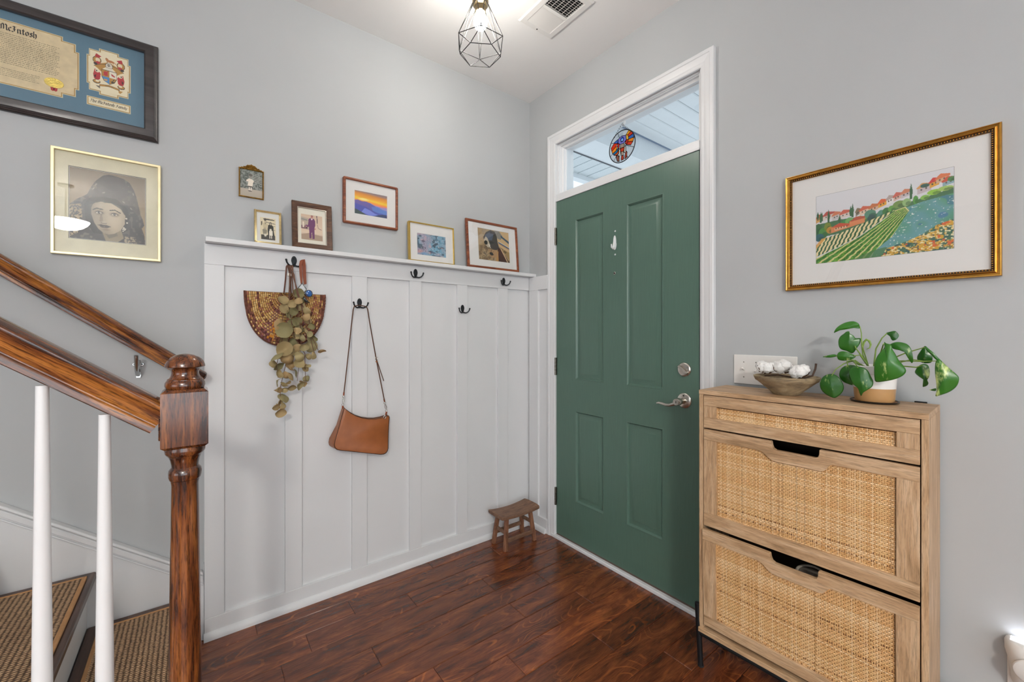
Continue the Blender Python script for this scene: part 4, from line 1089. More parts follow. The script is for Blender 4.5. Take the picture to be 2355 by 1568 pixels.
# --- 6. hanging mountain sunset
su = thing('sunset_picture', 'reddish wood framed mountain sunset print with white mount on wall', 'framed print', M=on_left(-1.0465, 1.782))
Ws, Hs = 0.277, 0.226
M_rw = wood('red_brown_frame', '#5a2a18', '#8a4a2d', '#a8633c', axis=0, rough=0.32, scale=5, stretch=8, pores=0.3, bs=0.1, coat=0.2)
def rrect(w, h, r, inset, n=5):
    pts = []
    r = max(r - inset, 0.0004)
    for cx_, cy_, a0 in ((w / 2 - inset - r, h - inset - r, 0), (-w / 2 + inset + r, h - inset - r, 90), (-w / 2 + inset + r, inset + r, 180), (w / 2 - inset - r, inset + r, 270)):
        pts += [(cx_ + r * math.cos(R(a0 + 90 * k / n)), cy_ + r * math.sin(R(a0 + 90 * k / n))) for k in range(n + 1)]
    return pts
def rframe(w, h, r, prof):
    b = B(); n = None
    for d, z in prof:
        pts = rrect(w, h, r, d); n = len(pts)
        b.v += [(x, y, z) for x, y in pts]
    for j in range(len(prof) - 1):
        for i in range(n): b.f.append((j * n + i, j * n + (i + 1) % n, (j + 1) * n + (i + 1) % n, (j + 1) * n + i))
    return b
obj('frame', rframe(Ws, Hs, 0.008, [(0, 0.0005), (0, 0.013), (0.002, 0.017), (0.006, 0.019), (0.010, 0.0185), (0.012, 0.0165), (0.0125, 0.007)]), M_rw, su, smooth=40)
backing(su, Ws, Hs, 0.003)
window_mat(su, Ws, Hs, 0.0115, -0.0828, 0.0828, 0.0545, 0.171, 0.0085, M_white_mount)
cv = Cv(120, 84, '#f08a20')
cv.vgrad([(.48, '#f2795c'), (.60, '#f5a03a'), (.68, '#f7d433'), (.78, '#f0a526'), (.90, '#d98a2c'), (1, '#8d7a7c')], f=cv.Y + .10 * (cv.X - .2))
cv.ell(.27, .66, .14, .05, '#fff2a0', .8, soft=.9)
cv.poly([(0, .60), (.3, .52), (.6, .50), (1, .50), (1, 0), (0, 0)], '#e98a8a'); cv.poly([(.45, .56), (.62, .48), (.8, .44), (1, .46), (1, 0), (.4, 0)], '#9d92c8')
for pts, c in (([(0, .58), (.10, .61), (.22, .57), (.34, .59), (.46, .55), (.60, .46), (.80, .36), (1, .24), (1, 0), (0, 0)], '#5a5fae'), ([(.5, .40), (.7, .44), (.85, .36), (1, .33), (1, .12), (.6, .1)], '#5b84d0'), ([(0, .46), (.15, .40), (.35, .36), (.5, .26), (.7, .18), (1, .16), (1, 0), (0, 0)], '#4b57b4'),
               ([(.30, .30), (.45, .24), (.62, .12), (.75, .08), (.5, 0), (.2, .1)], '#7d8ee0'), ([(0, .22), (.14, .15), (.30, .05), (.36, 0), (0, 0)], '#3e5340'), ([(.55, 0), (.70, .08), (.85, .14), (1, .13), (1, 0)], '#2f3f63')):
    cv.poly(pts, c, .92)
cv.build('print', su, -0.082, 0.082, 0.0552, 0.1702, 0.0074)
glass(su, Ws, Hs, 0.0118, 0.0110)

# --- 7. gold frame with abstract print, on the ledge
gf = thing('gold_print_frame', 'slim gold metal frame with blue abstract print standing on the ledge', 'framed print', M=on_left(-0.7235, LZ, 0.026, R(3)))
Wf, Hf = 0.270, 0.211
M_gold = pm('yellow_gold_metal', '#d8b45c', 0.22, 0.95, var=0.08, vs_=30)
obj('frame', B().frame(Wf, Hf, [(0, 0.0005), (0, 0.023), (0.001, 0.024), (0.0055, 0.024), (0.0062, 0.0235), (0.0062, 0.016)]), M_gold, gf, smooth=20)
backing(gf, Wf, Hf, 0.001, 0.012); easel(gf, Wf, Hf, 0)
window_mat(gf, Wf, Hf, 0.006, -0.0875, 0.0855, 0.0375, 0.155, 0.0165, M_white_mount)
cv = Cv(120, 84, '#8a93a6')
a_, b2, c2 = cv.noise(4, 21), cv.noise(9, 22), cv.noise(24, 23)
cv.vgrad([(0, '#5a5a70'), (.3, '#a49aae'), (.55, '#8aa3b6'), (.8, '#6fa9c4'), (1, '#3f7f96')], f=np.clip(.55 * a_ + .3 * b2 + .35 * (cv.X - .3) + .1 * c2, 0, 1))
cv.put(np.clip((b2 - .62) * 6, 0, 1), '#3c4a58', .8); cv.put(np.clip((cv.noise(7, 24) - .7) * 6, 0, 1), '#c9a8b0', .7); cv.put(np.clip((cv.noise(30, 25) - .82) * 9, 0, 1), '#e0e4e8', .7); cv.put(np.clip((cv.noise(22, 27) - .84) * 9, 0, 1), '#1e2a30', .9)
cv.poly([(.50, .48), (.60, .62), (.70, .66), (.74, .60), (.64, .52), (.60, .40)], '#2c3d4c', .85); cv.poly([(.36, .20), (.5, .24), (.68, .14), (.5, .12)], '#4a4258', .7); cv.poly([(.14, .66), (.20, .74), (.28, .66), (.2, .58)], '#433c52', .7)
cv.ell(.10, .15, .08, .08, '#d8896c', .5, soft=.9); cv.ell(.22, .08, .12, .06, '#5aa0d0', .6, soft=.9)
cv.build('print', gf, -0.0867, 0.0847, 0.0383, 0.1542, 0.0153)
glass(gf, Wf, Hf, 0.0060, 0.0195)

# --- 8. brown wooden frame with dog photo, on the ledge near the corner
wf_ = thing('dog_photo_frame', 'red-brown wooden frame with photo of a dog standing on the ledge near the corner', 'framed photo', M=on_left(-0.3185, LZ, 0.044, R(5)))
Ww, Hw = 0.376, 0.288
obj('frame', B().frame(Ww, Hw, [(0, 0.0005), (0, 0.013), (0.002, 0.0155), (0.007, 0.0165), (0.012, 0.015), (0.014, 0.0125), (0.0145, 0.006)]), M_rw, wf_, smooth=25)
backing(wf_, Ww, Hw, 0.002); easel(wf_, Ww, Hw, 0)
window_mat(wf_, Ww, Hw, 0.0135, -0.1065, 0.1235, 0.054, 0.246, 0.0080, M_white_mount)
cv = Cv(130, 110, '#a98e6c')
n1, n2, n3 = cv.noise(5, 31), cv.noise(12, 32), cv.noise(40, 33)
cv.vgrad([(0, '#5f4a38'), (.35, '#8a7154'), (.55, '#b39a74'), (.8, '#a08c70'), (1, '#6e6254')], f=np.clip(.6 * n1 + .35 * n2 + .1 * n3, 0, 1))
cv.poly([(.55, 1), (1, 1), (1, .30), (.66, .50)], '#cfb083'); cv.poly([(.52, 1), (.68, 1), (.80, .84), (.72, .72), (.60, .76)], '#8f8b84'); cv.poly([(.72, .88), (1, .70), (1, .62), (.74, .80)], '#3d5668'); cv.line([(.66, .62), (1, .47)], .035, '#3b6280'); cv.line([(.66, .65), (1, .50)], .014, '#e8e2d2'); cv.line([(.66, .585), (1, .44)], .014, '#8a3b34')
cv.poly([(.62, .50), (.72, .40), (.96, .05), (1, 0), (.58, 0), (.60, .28)], '#4a2a24'); cv.line([(.72, .42), (.92, .02)], .03, '#d6b48a'); cv.poly([(.56, .30), (.63, .34), (.62, 0), (.54, 0)], '#b98d55'); cv.poly([(.74, .42), (1, .06), (1, .34)], '#a08656')
cv.poly([(.16, .72), (.26, .90), (.40, .99), (.54, .96), (.60, .80), (.62, .60), (.66, .46), (.54, .32), (.40, .40), (.28, .44), (.20, .58)], '#4b4642'); cv.poly([(.22, .80), (.38, .92), (.50, .86), (.44, .66), (.30, .64)], '#5d6f8c', .55)
cv.put(((n2 > .6) & cv.inside([(.20, .78), (.40, .95), (.55, .9), (.56, .6), (.30, .5)])).astype(float), '#2a2826', .6)
cv.poly([(.18, .64), (.24, .76), (.30, .70), (.38, .48), (.30, .40), (.22, .50)], '#d8ccb4', .75); cv.ell(.24, .56, .055, .07, '#241f1e'); cv.line([(.33, .52), (.37, .42)], .025, '#efe8da')
cv.poly([(.30, .36), (.58, .36), (.60, .16), (.46, .08), (.34, .14)], '#b08d66'); cv.ell(.40, .22, .065, .05, '#241c1a', ang=-.5); cv.put(((n3 > .62) & (cv.Y < .45) & (cv.X < .5)).astype(float), '#3e3026', .55)
# the letter on the boat
cv.line([(.89, .36), (.85, .385), (.82, .355), (.835, .315), (.875, .305), (.89, .335), (.862, .337)], .017, '#1d1a1a')
cv.build('photo_print', wf_, -0.1057, 0.1227, 0.0548, 0.2452, 0.0068)
glass(wf_, Ww, Hw, 0.0138, 0.0105)

# --- 9. vineyard watercolour on the door wall
vp = thing('vineyard_painting', 'gold beaded frame with watercolour of a hillside vineyard village', 'framed painting', M=on_back(1.7615, 1.399))
Wv, Hv = 0.520, 0.418
M_gleaf = pm('warm_gold_leaf', '#b8863a', 0.26, 0.85, var=0.18, vs_=35)
obj('frame', B().frame(Wv, Hv, [(0, 0.0005), (0, 0.016), (0.0012, 0.0185), (0.0030, 0.0190), (0.0065, 0.0165), (0.0085, 0.0160), (0.0100, 0.0185), (0.0120, 0.0195), (0.0138, 0.0180), (0.0142, 0.0140), (0.0195, 0.0135), (0.0205, 0.0115), (0.0205, 0.006)]), M_gleaf, vp, smooth=22)
obj('bead_channel', B().frame(Wv - 0.0284, Hv - 0.0284, [(0, 0.0141), (0.0053, 0.0137), (0.006, 0.012)], Matrix.Translation((0, 0.0142, 0))), pm('dark_bole', '#2c1c10', 0.5), vp)
bd = B()
x_, y0_, y1_ = Wv / 2 - 0.0170, 0.0170, Hv - 0.0170
for k in range(80):
    for yy in (y0_, y1_): bd.ball((-x_ + 2 * x_ * k / 79, yy, 0.0150), 0.0023, 6, 4)
for k in range(1, 63):
    for xx in (-x_, x_): bd.ball((xx, y0_ + (y1_ - y0_) * k / 63, 0.0150), 0.0023, 6, 4)
obj('beading', bd, M_gleaf, vp, smooth=50, kind='stuff')
backing(vp, Wv, Hv, 0.004)
board('mount_board', vp, -Wv / 2 + 0.0195, Wv / 2 - 0.0195, 0.0195, Hv - 0.0195, 0.004, 0.008, M_white_mount)
board('keyline', vp, -0.1670, 0.1700, 0.0892, 0.3268, 0.008, 0.0082, pm('grey_keyline', '#4a4a46', 0.7))
cv = Cv(300, 210, '#dcdce0')
n1, n2, n3, n4 = cv.noise(5, 41), cv.noise(14, 42), cv.noise(40, 43), cv.noise(80, 44)
cv.vgrad([(0, '#d8d8dc'), (1, '#dedfe2')])
# far right slope
fld = [(.69, .61), (.80, .655), (1.0, .70), (1.0, 0), (.45, 0), (.47, .08), (.60, .25), (.715, .55)]
cv.vgrad([(0, '#3f7d55'), (.35, '#5f9c84'), (.55, '#6fa2a8'), (.75, '#5d9a72'), (1, '#7fb07a')], mask=cv.inside(fld), f=np.clip(.5 * n1 + .3 * n2 + .25 * cv.Y, 0, 1))
cv.put((cv.inside(fld) & (n2 > .66) & (cv.X > .72)).astype(float), '#3f6fa8', .55)
cv.put((cv.inside(fld) & (n4 > .88)).astype(float), '#f2f2ec', .9)
# trees and houses along the ridge
rd = random.Random(3)
ridge = lambda u: np.interp(u, [0, .1, .25, .42, .55, .68, .8, .9, 1], [.60, .60, .60, .60, .66, .70, .76, .80, .82])
def house(u, v, w, h, wall, roof, slope=.03):
    cv.poly([(u, v), (u + w, v + slope), (u + w, v + h + slope), (u, v + h)], wall)
    cv.poly([(u - .008, v + h), (u + w * .35, v + h + .045 + slope * .5), (u + w + .008, v + h + slope + .012), (u + w + .008, v + h + slope - .012), (u, v + h - .012)], roof)
    for k in range(2): cv.ell(u + w * (.3 + .35 * k), v + h * .55 + slope * (.3 + .35 * k), .006, .011, '#5d5048')
def tree(u, v, rx, ry, c, dk='#2c5138'):
    cv.ell(u, v, rx, ry, c); cv.ell(u + rx * .35, v - ry * .35, rx * .6, ry * .55, dk, .55)
def cypress(u, v, h, c='#3f6a48'):
    cv.poly([(u, v + h), (u + .010, v + h * .55), (u + .008, v), (u - .008, v), (u - .011, v + h * .5)], c)
cv.poly([(0, .58), (.2, .60), (.45, .58), (.69, .66), (1.0, .74), (1.0, .68), (.8, .64), (.69, .60), (.45, .46), (.2, .40), (0, .38)], '#4f7a55')
for a in ((.00, .60, .05, .07, '#d8a860', '#c86a3c'), (.06, .62, .09, .07, '#d9cfc4', '#b9554a'), (.14, .59, .06, .08, '#c9c6c4', '#d0805c'), (.20, .60, .09, .07, '#ddd2c8', '#cf6a54'), (.33, .60, .03, .06, '#8a8470', '#8a7a5c'), (.36, .60, .07, .07, '#e0c8b0', '#d06a50'), (.43, .62, .07, .06, '#d8b49a', '#c8784c'),
          (.50, .66, .06, .06, '#e2a93c', '#d8683a'), (.56, .68, .05, .07, '#e8e6e4', '#b8a8a0'), (.61, .71, .05, .06, '#d8b8a8', '#c86858'), (.66, .73, .07, .06, '#c8c0c4', '#d08868'), (.77, .74, .09, .08, '#c8bcc0', '#d8a060'), (.85, .79, .06, .07, '#e0a83c', '#cc3f3a'), (.89, .83, .08, .06, '#d8b08c', '#d87a4c'), (.93, .78, .08, .06, '#8fb0b8', '#cc5a40')): house(*a)
for a in ((.02, .50, .035, .09, '#3f6e46'), (.06, .44, .04, .08, '#54904a'), (.10, .52, .03, .07, '#7f8f3c'), (.20, .52, .022, .035, '#4a9a88'), (.24, .53, .03, .05, '#3f9050'), (.28, .55, .035, .055, '#79b06a'), (.36, .55, .05, .05, '#9aa048'), (.44, .60, .045, .06, '#5d8f78'), (.45, .54, .03, .05, '#3c5a58'), (.52, .56, .03, .07, '#5f9480'), (.56, .60, .03, .05, '#4a8048'), (.60, .62, .03, .045, '#6fa854'),
          (.65, .66, .045, .05, '#7d9a58'), (.70, .67, .03, .05, '#9cc080'), (.76, .68, .018, .055, '#5fa04c'), (.82, .69, .03, .03, '#8cc058'), (.88, .735, .045, .035, '#9aca4c'), (.95, .755, .05, .03, '#a8c868'), (.82, .84, .03, .025, '#3f6a60'), (.99, .86, .03, .03, '#5a8a50'), (.12, .47, .03, .05, '#c09040'), (.03, .38, .04, .06, '#3a6a72')): tree(*a)
for a in ((.015, .66, .11), (.05, .62, .14), (.04, .60, .16), (.108, .58, .20), (.29, .62, .15), (.305, .60, .20), (.20, .54, .13), (.73, .70, .21)): cypress(*a)
cv.poly([(.13, .42), (.40, .50), (.40, .57), (.28, .55), (.28, .50), (.13, .50)], '#d88a5c'); cv.poly([(.13, .50), (.20, .55), (.28, .52), (.28, .49)], '#c8553c'); cv.poly([(.28, .54), (.33, .60), (.40, .59), (.40, .56)], '#b85a44'); cv.poly([(.16, .45), (.26, .47), (.26, .50), (.16, .48)], '#e0b894')
for k in range(5): cv.ell(.17 + .022 * k, .475 + .004 * k, .005, .010, '#5a3c2c')
# lower pale vineyard with upright rows
lv = [(.0, .22), (.07, .36), (.20, .40), (.45, .52), (.62, .60), (.50, .46), (.36, .32), (.18, .20), (.0, .10)]
cv.poly(lv, '#ead9a8'); lm = cv.inside(lv)
ph = (cv.X * 1.0 - (cv.Y - .3) * .30) * 40 + .12 * np.sin(cv.Y * 90) + .25 * n3
cv.put((lm & (np.sin(ph * 2 * PI / 1.35) > .05)).astype(float), '#4f7d3f'); cv.put((lm & (np.sin(ph * 2 * PI / 1.35) > .55)).astype(float), '#2f5a48', .8)
cv.poly([(0, .22), (.05, .30), (.09, .37), (.05, .36), (0, .28)], '#d8a24c', .9)
# main green vineyard with long converging rows
gv = [(0, 0), (0, .08), (.18, .19), (.36, .31), (.50, .45), (.62, .585), (.69, .61), (.715, .55), (.60, .25), (.47, .08), (.43, 0)]
gm = cv.inside(gv)
cv.vgrad([(0, '#5f9a36'), (.5, '#4a8a30'), (1, '#6fae44')], mask=gm, f=np.clip(.7 * n2 + .3 * n1, 0, 1))
ang_ = np.arctan2(cv.Y - .74, (cv.X - .80) * 1.0)
dist_ = np.hypot(cv.X - .80, cv.Y - .74)
rows = np.sin(ang_ * 105 + .25 * np.sin(dist_ * 75) + .7 * n3)
cv.put((gm & (rows > .62)).astype(float), '#dfcf92', .95); cv.put((gm & (rows < -.35) & (n3 > .35)).astype(float), '#2f6a2a', .85); cv.put((gm & (n4 > .8)).astype(float), '#8fc04c', .7)
cv.line([(.62, .585), (.69, .61), (.715, .55)], .008, '#e8dca0'); cv.poly([(.30, 0), (.47, .10), (.56, .12), (.62, 0)], '#4f7f48', .8)
# yellow flowers
fl = [(.52, .0), (.56, .10), (.70, .16), (.80, .22), (.90, .32), (1, .36), (1, 0)]
fm = cv.inside(fl)
cv.put(fm.astype(float), '#4a7050', .9); cv.put((fm & (n3 > .50)).astype(float), '#d8a838', .95); cv.put((fm & (n4 > .70)).astype(float), '#efe6b8', .9); cv.put((fm & (n4 < .25)).astype(float), '#2f5060', .85); cv.put((fm & (cv.noise(33, 45) > .78)).astype(float), '#d8622c', .9)
cv.build('watercolour', vp, -0.1664, 0.1694, 0.0898, 0.3262, 0.0084)
glass(vp, Wv, Hv, 0.0200, 0.0100)
# ---------------------------------------------------------------- coat hooks
M_iron = pm('black_iron', '#2a2d30', 0.38, 0.5, var=0.12, vs_=60)
def make_hook():
    t = thing('coat_hook', '', 'coat hook')
    pts = []
    for a in np.linspace(0, 2 * PI, 36, endpoint=False):
        s_, c_ = math.sin(a), math.cos(a)
        w = 0.0118 if s_ > 0 else 0.0118 - 0.0045 * (-s_)
        pts.append((w * c_, 0.0215 * s_ if s_ > 0 else 0.0275 * s_))
    obj('back_plate', B().prism(pts, 0.0, 0.0042), M_iron, t, bevel=0.0014, seg=3)
    for sx_ in (-1, 1):
        p = [(0.0, -0.018, 0.004), (sx_ * 0.006, -0.0235, 0.008), (sx_ * 0.015, -0.0255, 0.014), (sx_ * 0.025, -0.021, 0.019), (sx_ * 0.032, -0.012, 0.023), (sx_ * 0.0350, -0.001, 0.025)]
        b = B().tube(p, [0.0045, 0.0042, 0.0036, 0.0033, 0.0034, 0.0040], 10)
        b.ball(p[-1], 0.0046, 12, 8)
        obj('prong', b, M_iron, t, smooth=50)
    for yy in (0.009, -0.010): obj('screw_head', B().lathe([(0.0030, 0.0040), (0.0026, 0.0052), (0.001, 0.0055)], 10, Matrix.Translation((0.003 if yy < 0 else -0.002, yy, 0))), M_dark, t)
    return t
h0 = make_hook()
for i, (y, z, x, lb) in enumerate(((-1.400, 1.570, 0.0206, 'black double coat hook holding the woven fan and dried eucalyptus'), (-1.1095, 1.3945, 0.0201, 'black double coat hook holding the tan shoulder bag'), (-0.8140, 1.5680, 0.0206, 'empty black double hook on the top rail below the gold frame'),
                               (-0.5225, 1.3880, 0.0201, 'empty black double hook mounted low on a wainscot stile'), (-0.2270, 1.5690, 0.0206, 'empty black double hook on the top rail nearest the corner'))):
    t = h0 if i == 0 else copy_tree(h0)
    t.matrix_world = on_left(y, z, x)
    tag(t, lb, 'coat hook', 'black coat hooks on the wainscot')

# ---------------------------------------------------------------- woven half-moon fan
fa = thing('woven_fan', 'half-moon woven straw fan in tan and maroon hanging on the wainscot', 'woven fan', M=on_left(-1.4300, 1.4230, 0.024))
A_, Bd = 0.1590, 0.2350
def fan_pt(rho, th):
    c_, s_ = math.cos(th), math.sin(th)
    e = 0.86
    return (rho * A_ * (abs(c_) ** e) * (1 if c_ > 0 else -1), -rho * Bd * (abs(s_) ** e) + 0.014 * (1 - (2 * abs(th / PI - 0.5)) ** 2) * (1 - rho) + 0.010 * math.cos(2 * th) * rho ** 2 * (1 if s_ < .35 else 0))
nr, ns, pr_, ps_ = 21, 62, 4, 4
NR, NS = nr * pr_ + 1, ns * ps_ + 1
b = B(); cols = []
hsh = rng.random((40, 80))
straw = [np.array(lin(c)) for c in ('#cda45e', '#bd9150', '#dab878', '#ae8048')]
dk = [np.array(lin(c)) for c in ('#6a3c2c', '#5a3226', '#7a4a3a')]
pu = np.array(lin('#7d4a58')); orr = np.array(lin('#c8842c'))
for i in range(NR):
    rho = 0.05 + 0.95 * i / (NR - 1)
    ring = i // pr_; fr_ = (i % pr_) / pr_
    for j in range(NS):
        th = PI * j / (NS - 1) * 0.985 + 0.0075 * PI
        st_ = j // ps_; fs_ = (j % ps_) / ps_
        x, y = fan_pt(rho, th)
        over = (ring + st_) % 2
        z = 0.010 * (1 - rho ** 4) + 0.0026 * abs(math.sin(PI * fr_)) + (0.0022 if over else 0.0) * abs(math.sin(PI * fs_))
        b.v.append((x, y, z + 0.006))
        rnd = hsh[ring, st_]
        c = straw[int(rnd * 4)] if over or rnd < 0.7 else dk[int(rnd * 3)] * 1.9
        if fr_ == 0: c = dk[0] * 0.8
        if fs_ == 0: c = c * 0.6
        if (ring > 17 or ring % 6 == 2) and rnd < 0.55: c = dk[int(rnd * 6) % 3]
        if 0.62 < th / PI < 0.72 and over: c = 0.35 * c + 0.65 * pu
        if 0.60 < th / PI < 0.66 and 12 < ring < 20 and rnd > 0.5: c = orr
        if 0.30 < th / PI < 0.36 and over: c = 0.5 * c + 0.5 * pu
        cols.append((*c, 1))
for i in range(NR - 1):
    for j in range(NS - 1): b.f.append((i * NS + j, (i + 1) * NS + j, (i + 1) * NS + j + 1, i * NS + j + 1))
obj('weave', b, attr_mat('straw_weave', 0.8), fa, smooth=60, cols=cols)
rim = [fan_pt(1.0, PI * k / 60 * 0.985 + 0.0075 * PI) for k in range(61)]
obj('back', B().prism(rim[::-1], 0.0, 0.006), pm('maroon_straw', '#6a4032', 0.85, var=0.25, vs_=120, bs=0.6, bscale=300), fa)
rb = B()
for k in range(0, 60): 
    p, q = rim[k], rim[k + 1]
    rb.tube([(p[0], p[1], 0.006), (q[0] * 1.004, q[1] * 1.004, 0.010)], 0.0038, 7)
obj('rim_coil', rb, MATS['maroon_straw'], fa, smooth=50)
obj('hanging_loop', B().tube([(-0.012, 0.000, 0.010), (-0.006, 0.060, 0.010), (-0.003, 0.116, 0.014), (0.002, 0.126, 0.016), (0.006, 0.116, 0.014), (0.012, 0.060, 0.010), (0.016, 0.000, 0.010)], 0.0028, 8), MATS['maroon_straw'], fa, smooth=60)

# ---------------------------------------------------------------- dried eucalyptus bunch
eu = thing('eucalyptus_bunch', 'upside-down bunch of dried olive-beige eucalyptus tied at the hook', 'dried plant', M=on_left(-1.4235, 1.5060, 0.0))
def E(cx, cy): return (-1.4778 + (cx - 300) * 0.000556 + 1.4235, 1.3715 - (cy - 400) * 0.000602 - 1.5060)
def leaf_mat(name, cs, rough=0.75, var=0.25):
    m, nt, b_, L = newmat(name)
    oi = nt.nodes.new('ShaderNodeObjectInfo')
    r = ramp(nt, [(k / (len(cs) - 1), lin(c)) for k, c in enumerate(cs)])
    n = node(nt, 'ShaderNodeTexNoise', i_Scale=45.0, i_Detail=4.0)
    L.new(coords(nt), n.inputs['Vector'])
    mx = node(nt, 'ShaderNodeMath', operation='MULTIPLY_ADD'); mx.inputs[1].default_value = var; mx.use_clamp = True
    L.new(n.outputs['Fac'], mx.inputs[0]); L.new(oi.outputs['Random'], mx.inputs[2])
    sb = node(nt, 'ShaderNodeMath', operation='SUBTRACT'); sb.inputs[1].default_value = var / 2
    L.new(mx.outputs[0], sb.inputs[0]); L.new(sb.outputs[0], r.inputs[0])
    L.new(r.outputs[0], b_.inputs['Base Color'])
    b_.inputs['Roughness'].default_value = rough
    return m
M_eu = leaf_mat('dried_eucalyptus_leaf', ('#7f7852', '#9c9168', '#b39e72', '#a98a5e', '#8b8660'))
def eu_mesh(cup, fold):
    b = B(); n, m = 14, 4
    b.v.append((0, 0.5, -cup * 0.2)); 
    for k in range(1, m + 1):
        rr_ = k / m
        for i in range(n):
            a = 2 * PI * i / n
            x, y = 0.5 * rr_ * math.cos(a) * 0.98, 0.5 * rr_ * math.sin(a)
            y += 0.5 + (0.07 * rr_ if i == 0 else 0)
            if abs(a - PI / 2) < 0.3: y += 0.05 * rr_ ** 3
            z = cup * (rr_ ** 2 - 0.2) + fold * abs(x) + 0.05 * math.sin(3 * a + cup * 9) * rr_ ** 2
            b.v.append((x, y, z))
    for i in range(n): b.f.append((0, 1 + i, 1 + (i + 1) % n))
    for k in range(m - 1):
        for i in range(n): b.f.append((1 + k * n + i, 1 + (k + 1) * n + i, 1 + (k + 1) * n + (i + 1) % n, 1 + k * n + (i + 1) % n))
    return b
eproto = []
for c_, f_ in ((0.22, 0.15), (-0.22, 0.3), (0.38, -0.2), (0.10, 0.6), (-0.42, -0.2)):
    o = obj('leaf', eu_mesh(c_, f_), M_eu, eu, smooth=70); eproto.append(o)
LV = [(340,385,38),(345,435,35),(405,400,30),(450,325,38),(440,365,30),(455,420,32),(490,410,35),(370,480,35),(430,520,35),(480,490,30),(405,540,28),(320,555,48),(350,590,55),(430,600,28),(475,570,32),(500,600,28),(530,520,25),(545,560,25),(560,640,40),(540,700,45),(610,735,28),(570,775,32),(345,660,32),(350,725,52),(400,690,35),(430,640,30),(440,720,32),(480,710,30),(290,765,45),(370,800,45),(310,840,38),(280,830,28),(400,840,30),(445,835,40),(470,780,38),(490,870,30),(515,850,22),(300,900,30),(300,950,38),(350,925,30),(400,910,42),(440,905,35),(340,985,28),(310,1030,28),(350,1010,22),(400,995,30),(380,970,22),(450,985,32),(490,970,28),(520,960,26),(300,1000,20),(350,1075,38),(320,1100,22),(290,1120,32),(360,1140,32),(320,1165,36),(310,1130,20),(385,740,26),(420,760,28),(460,650,25),(520,620,22),(500,450,28),(465,380,26),(415,450,30),(520,790,24),(385,870,28)]
rl = random.Random(11)
for i, (cx, cy, r_) in enumerate(LV):
    o = eproto[i % 5] if i < 5 else eproto[i % 5].copy()
    if i >= 5: COL.objects.link(o)
    o.parent = eu
    ex, ey = E(cx, cy)
    s_ = r_ * 2.15 * 0.00058
    dz = 0.072 + 0.050 * rl.random()
    rot = Matrix.Rotation(rl.uniform(-2.4, 2.4) + PI, 4, 'Z') @ Matrix.Rotation(rl.gauss(0, 0.65), 4, 'X') @ Matrix.Rotation(rl.gauss(0, 0.6), 4, 'Y')
    o.matrix_local = Matrix.Translation((ex, ey, dz)) @ rot @ Matrix.Scale(s_, 4) @ Matrix.Translation((0, -0.5, 0))
M_stem = pm('dried_stem', '#6b4a3a', 0.8, var=0.2, vs_=60)
for k, ends in enumerate((((400, 185), (390, 300), (370, 520), (385, 740), (330, 980), (320, 1150)), ((410, 185), (415, 320), (455, 480), (470, 650), (460, 780), (440, 960)), ((420, 185), (440, 330), (520, 500), (545, 640), (590, 740)), ((405, 185), (400, 330), (345, 430), (340, 650), (300, 840), (310, 930)), ((395, 185), (385, 420), (420, 640), (495, 760), (500, 960)), ((412, 185), (470, 400), (480, 520), (520, 600), (560, 760)))):
    pts = [(*E(*p), 0.064 + 0.010 * (k % 3) + 0.02 * min(1, j / 2)) for j, p in enumerate(ends)]
    pts = [(*E(400 + (k - 2.5) * 7, 118), 0.056 + 0.004 * (k % 3))] + pts
    obj('stem', B().tube(pts, [0.0030, 0.0028, 0.0024, 0.002, 0.0015, 0.0012, 0.001][:len(pts)], 7), M_stem, eu, smooth=60)
obj('string_tie', B().lathe([(0.0105, -0.006), (0.012, -0.003), (0.0118, 0.001), (0.0122, 0.004), (0.0105, 0.006)], 18, Matrix.Translation((*E(400, 186), 0.062)) @ Matrix.Rotation(PI / 2, 4, 'X')), pm('white_string', '#e2ded4', 0.8), eu, smooth=True)

# ---------------------------------------------------------------- leather strap charm on the same hook
M_leather = pm('tan_leather', '#9a5a2f', 0.42, var=0.10, vs_=25, bs=0.15, bscale=350)
M_leather_d = pm('brown_leather', '#8a4526', 0.5, var=0.12, vs_=40, bs=0.2, bscale=300)
ch = thing('strap_charm', 'brown leather strap with silver diamond ring and blue glass charm on hook', 'charm', M=on_left(-1.3730, 1.5650, 0.0))
def band(pts, wv, t=0.0012):
    b = B(); vs = []
    for (x, y, z, w) in pts: vs += [(x - w * wv[0], y - w * wv[1], z - t), (x + w * wv[0], y + w * wv[1], z - t), (x + w * wv[0], y + w * wv[1], z + t), (x - w * wv[0], y - w * wv[1], z + t)]
    n = len(pts)
    fs = [(j * 4 + i, j * 4 + (i + 1) % 4, j * 4 + 4 + (i + 1) % 4, j * 4 + 4 + i) for j in range(n - 1) for i in range(4)] + [(3, 2, 1, 0), (n * 4 - 4, n * 4 - 3, n * 4 - 2, n * 4 - 1)]
    return b.add(vs, fs)
obj('strap', band([(-0.0035, -0.100, 0.062, 0.0035), (-0.006, -0.060, 0.063, 0.0055), (-0.008, -0.015, 0.063, 0.006), (-0.004, 0.004, 0.060, 0.006), (0.005, 0.010, 0.056, 0.0065), (0.009, -0.02, 0.050, 0.0068), (0.011, -0.060, 0.048, 0.0068), (0.014, -0.100, 0.048, 0.0055)], (1, 0.25)), M_leather_d, ch)
dm = [(-0.002, -0.098), (0.0155, -0.122), (0.0155, -0.130), (-0.001, -0.146), (-0.019, -0.130), (-0.019, -0.122)]
obj('diamond_ring', B().tube([(x, y, 0.064) for x, y in dm], 0.0018, 8, closed=True), pm('dark_nickel', '#5a5c60', 0.25, 1.0), ch, smooth=60)
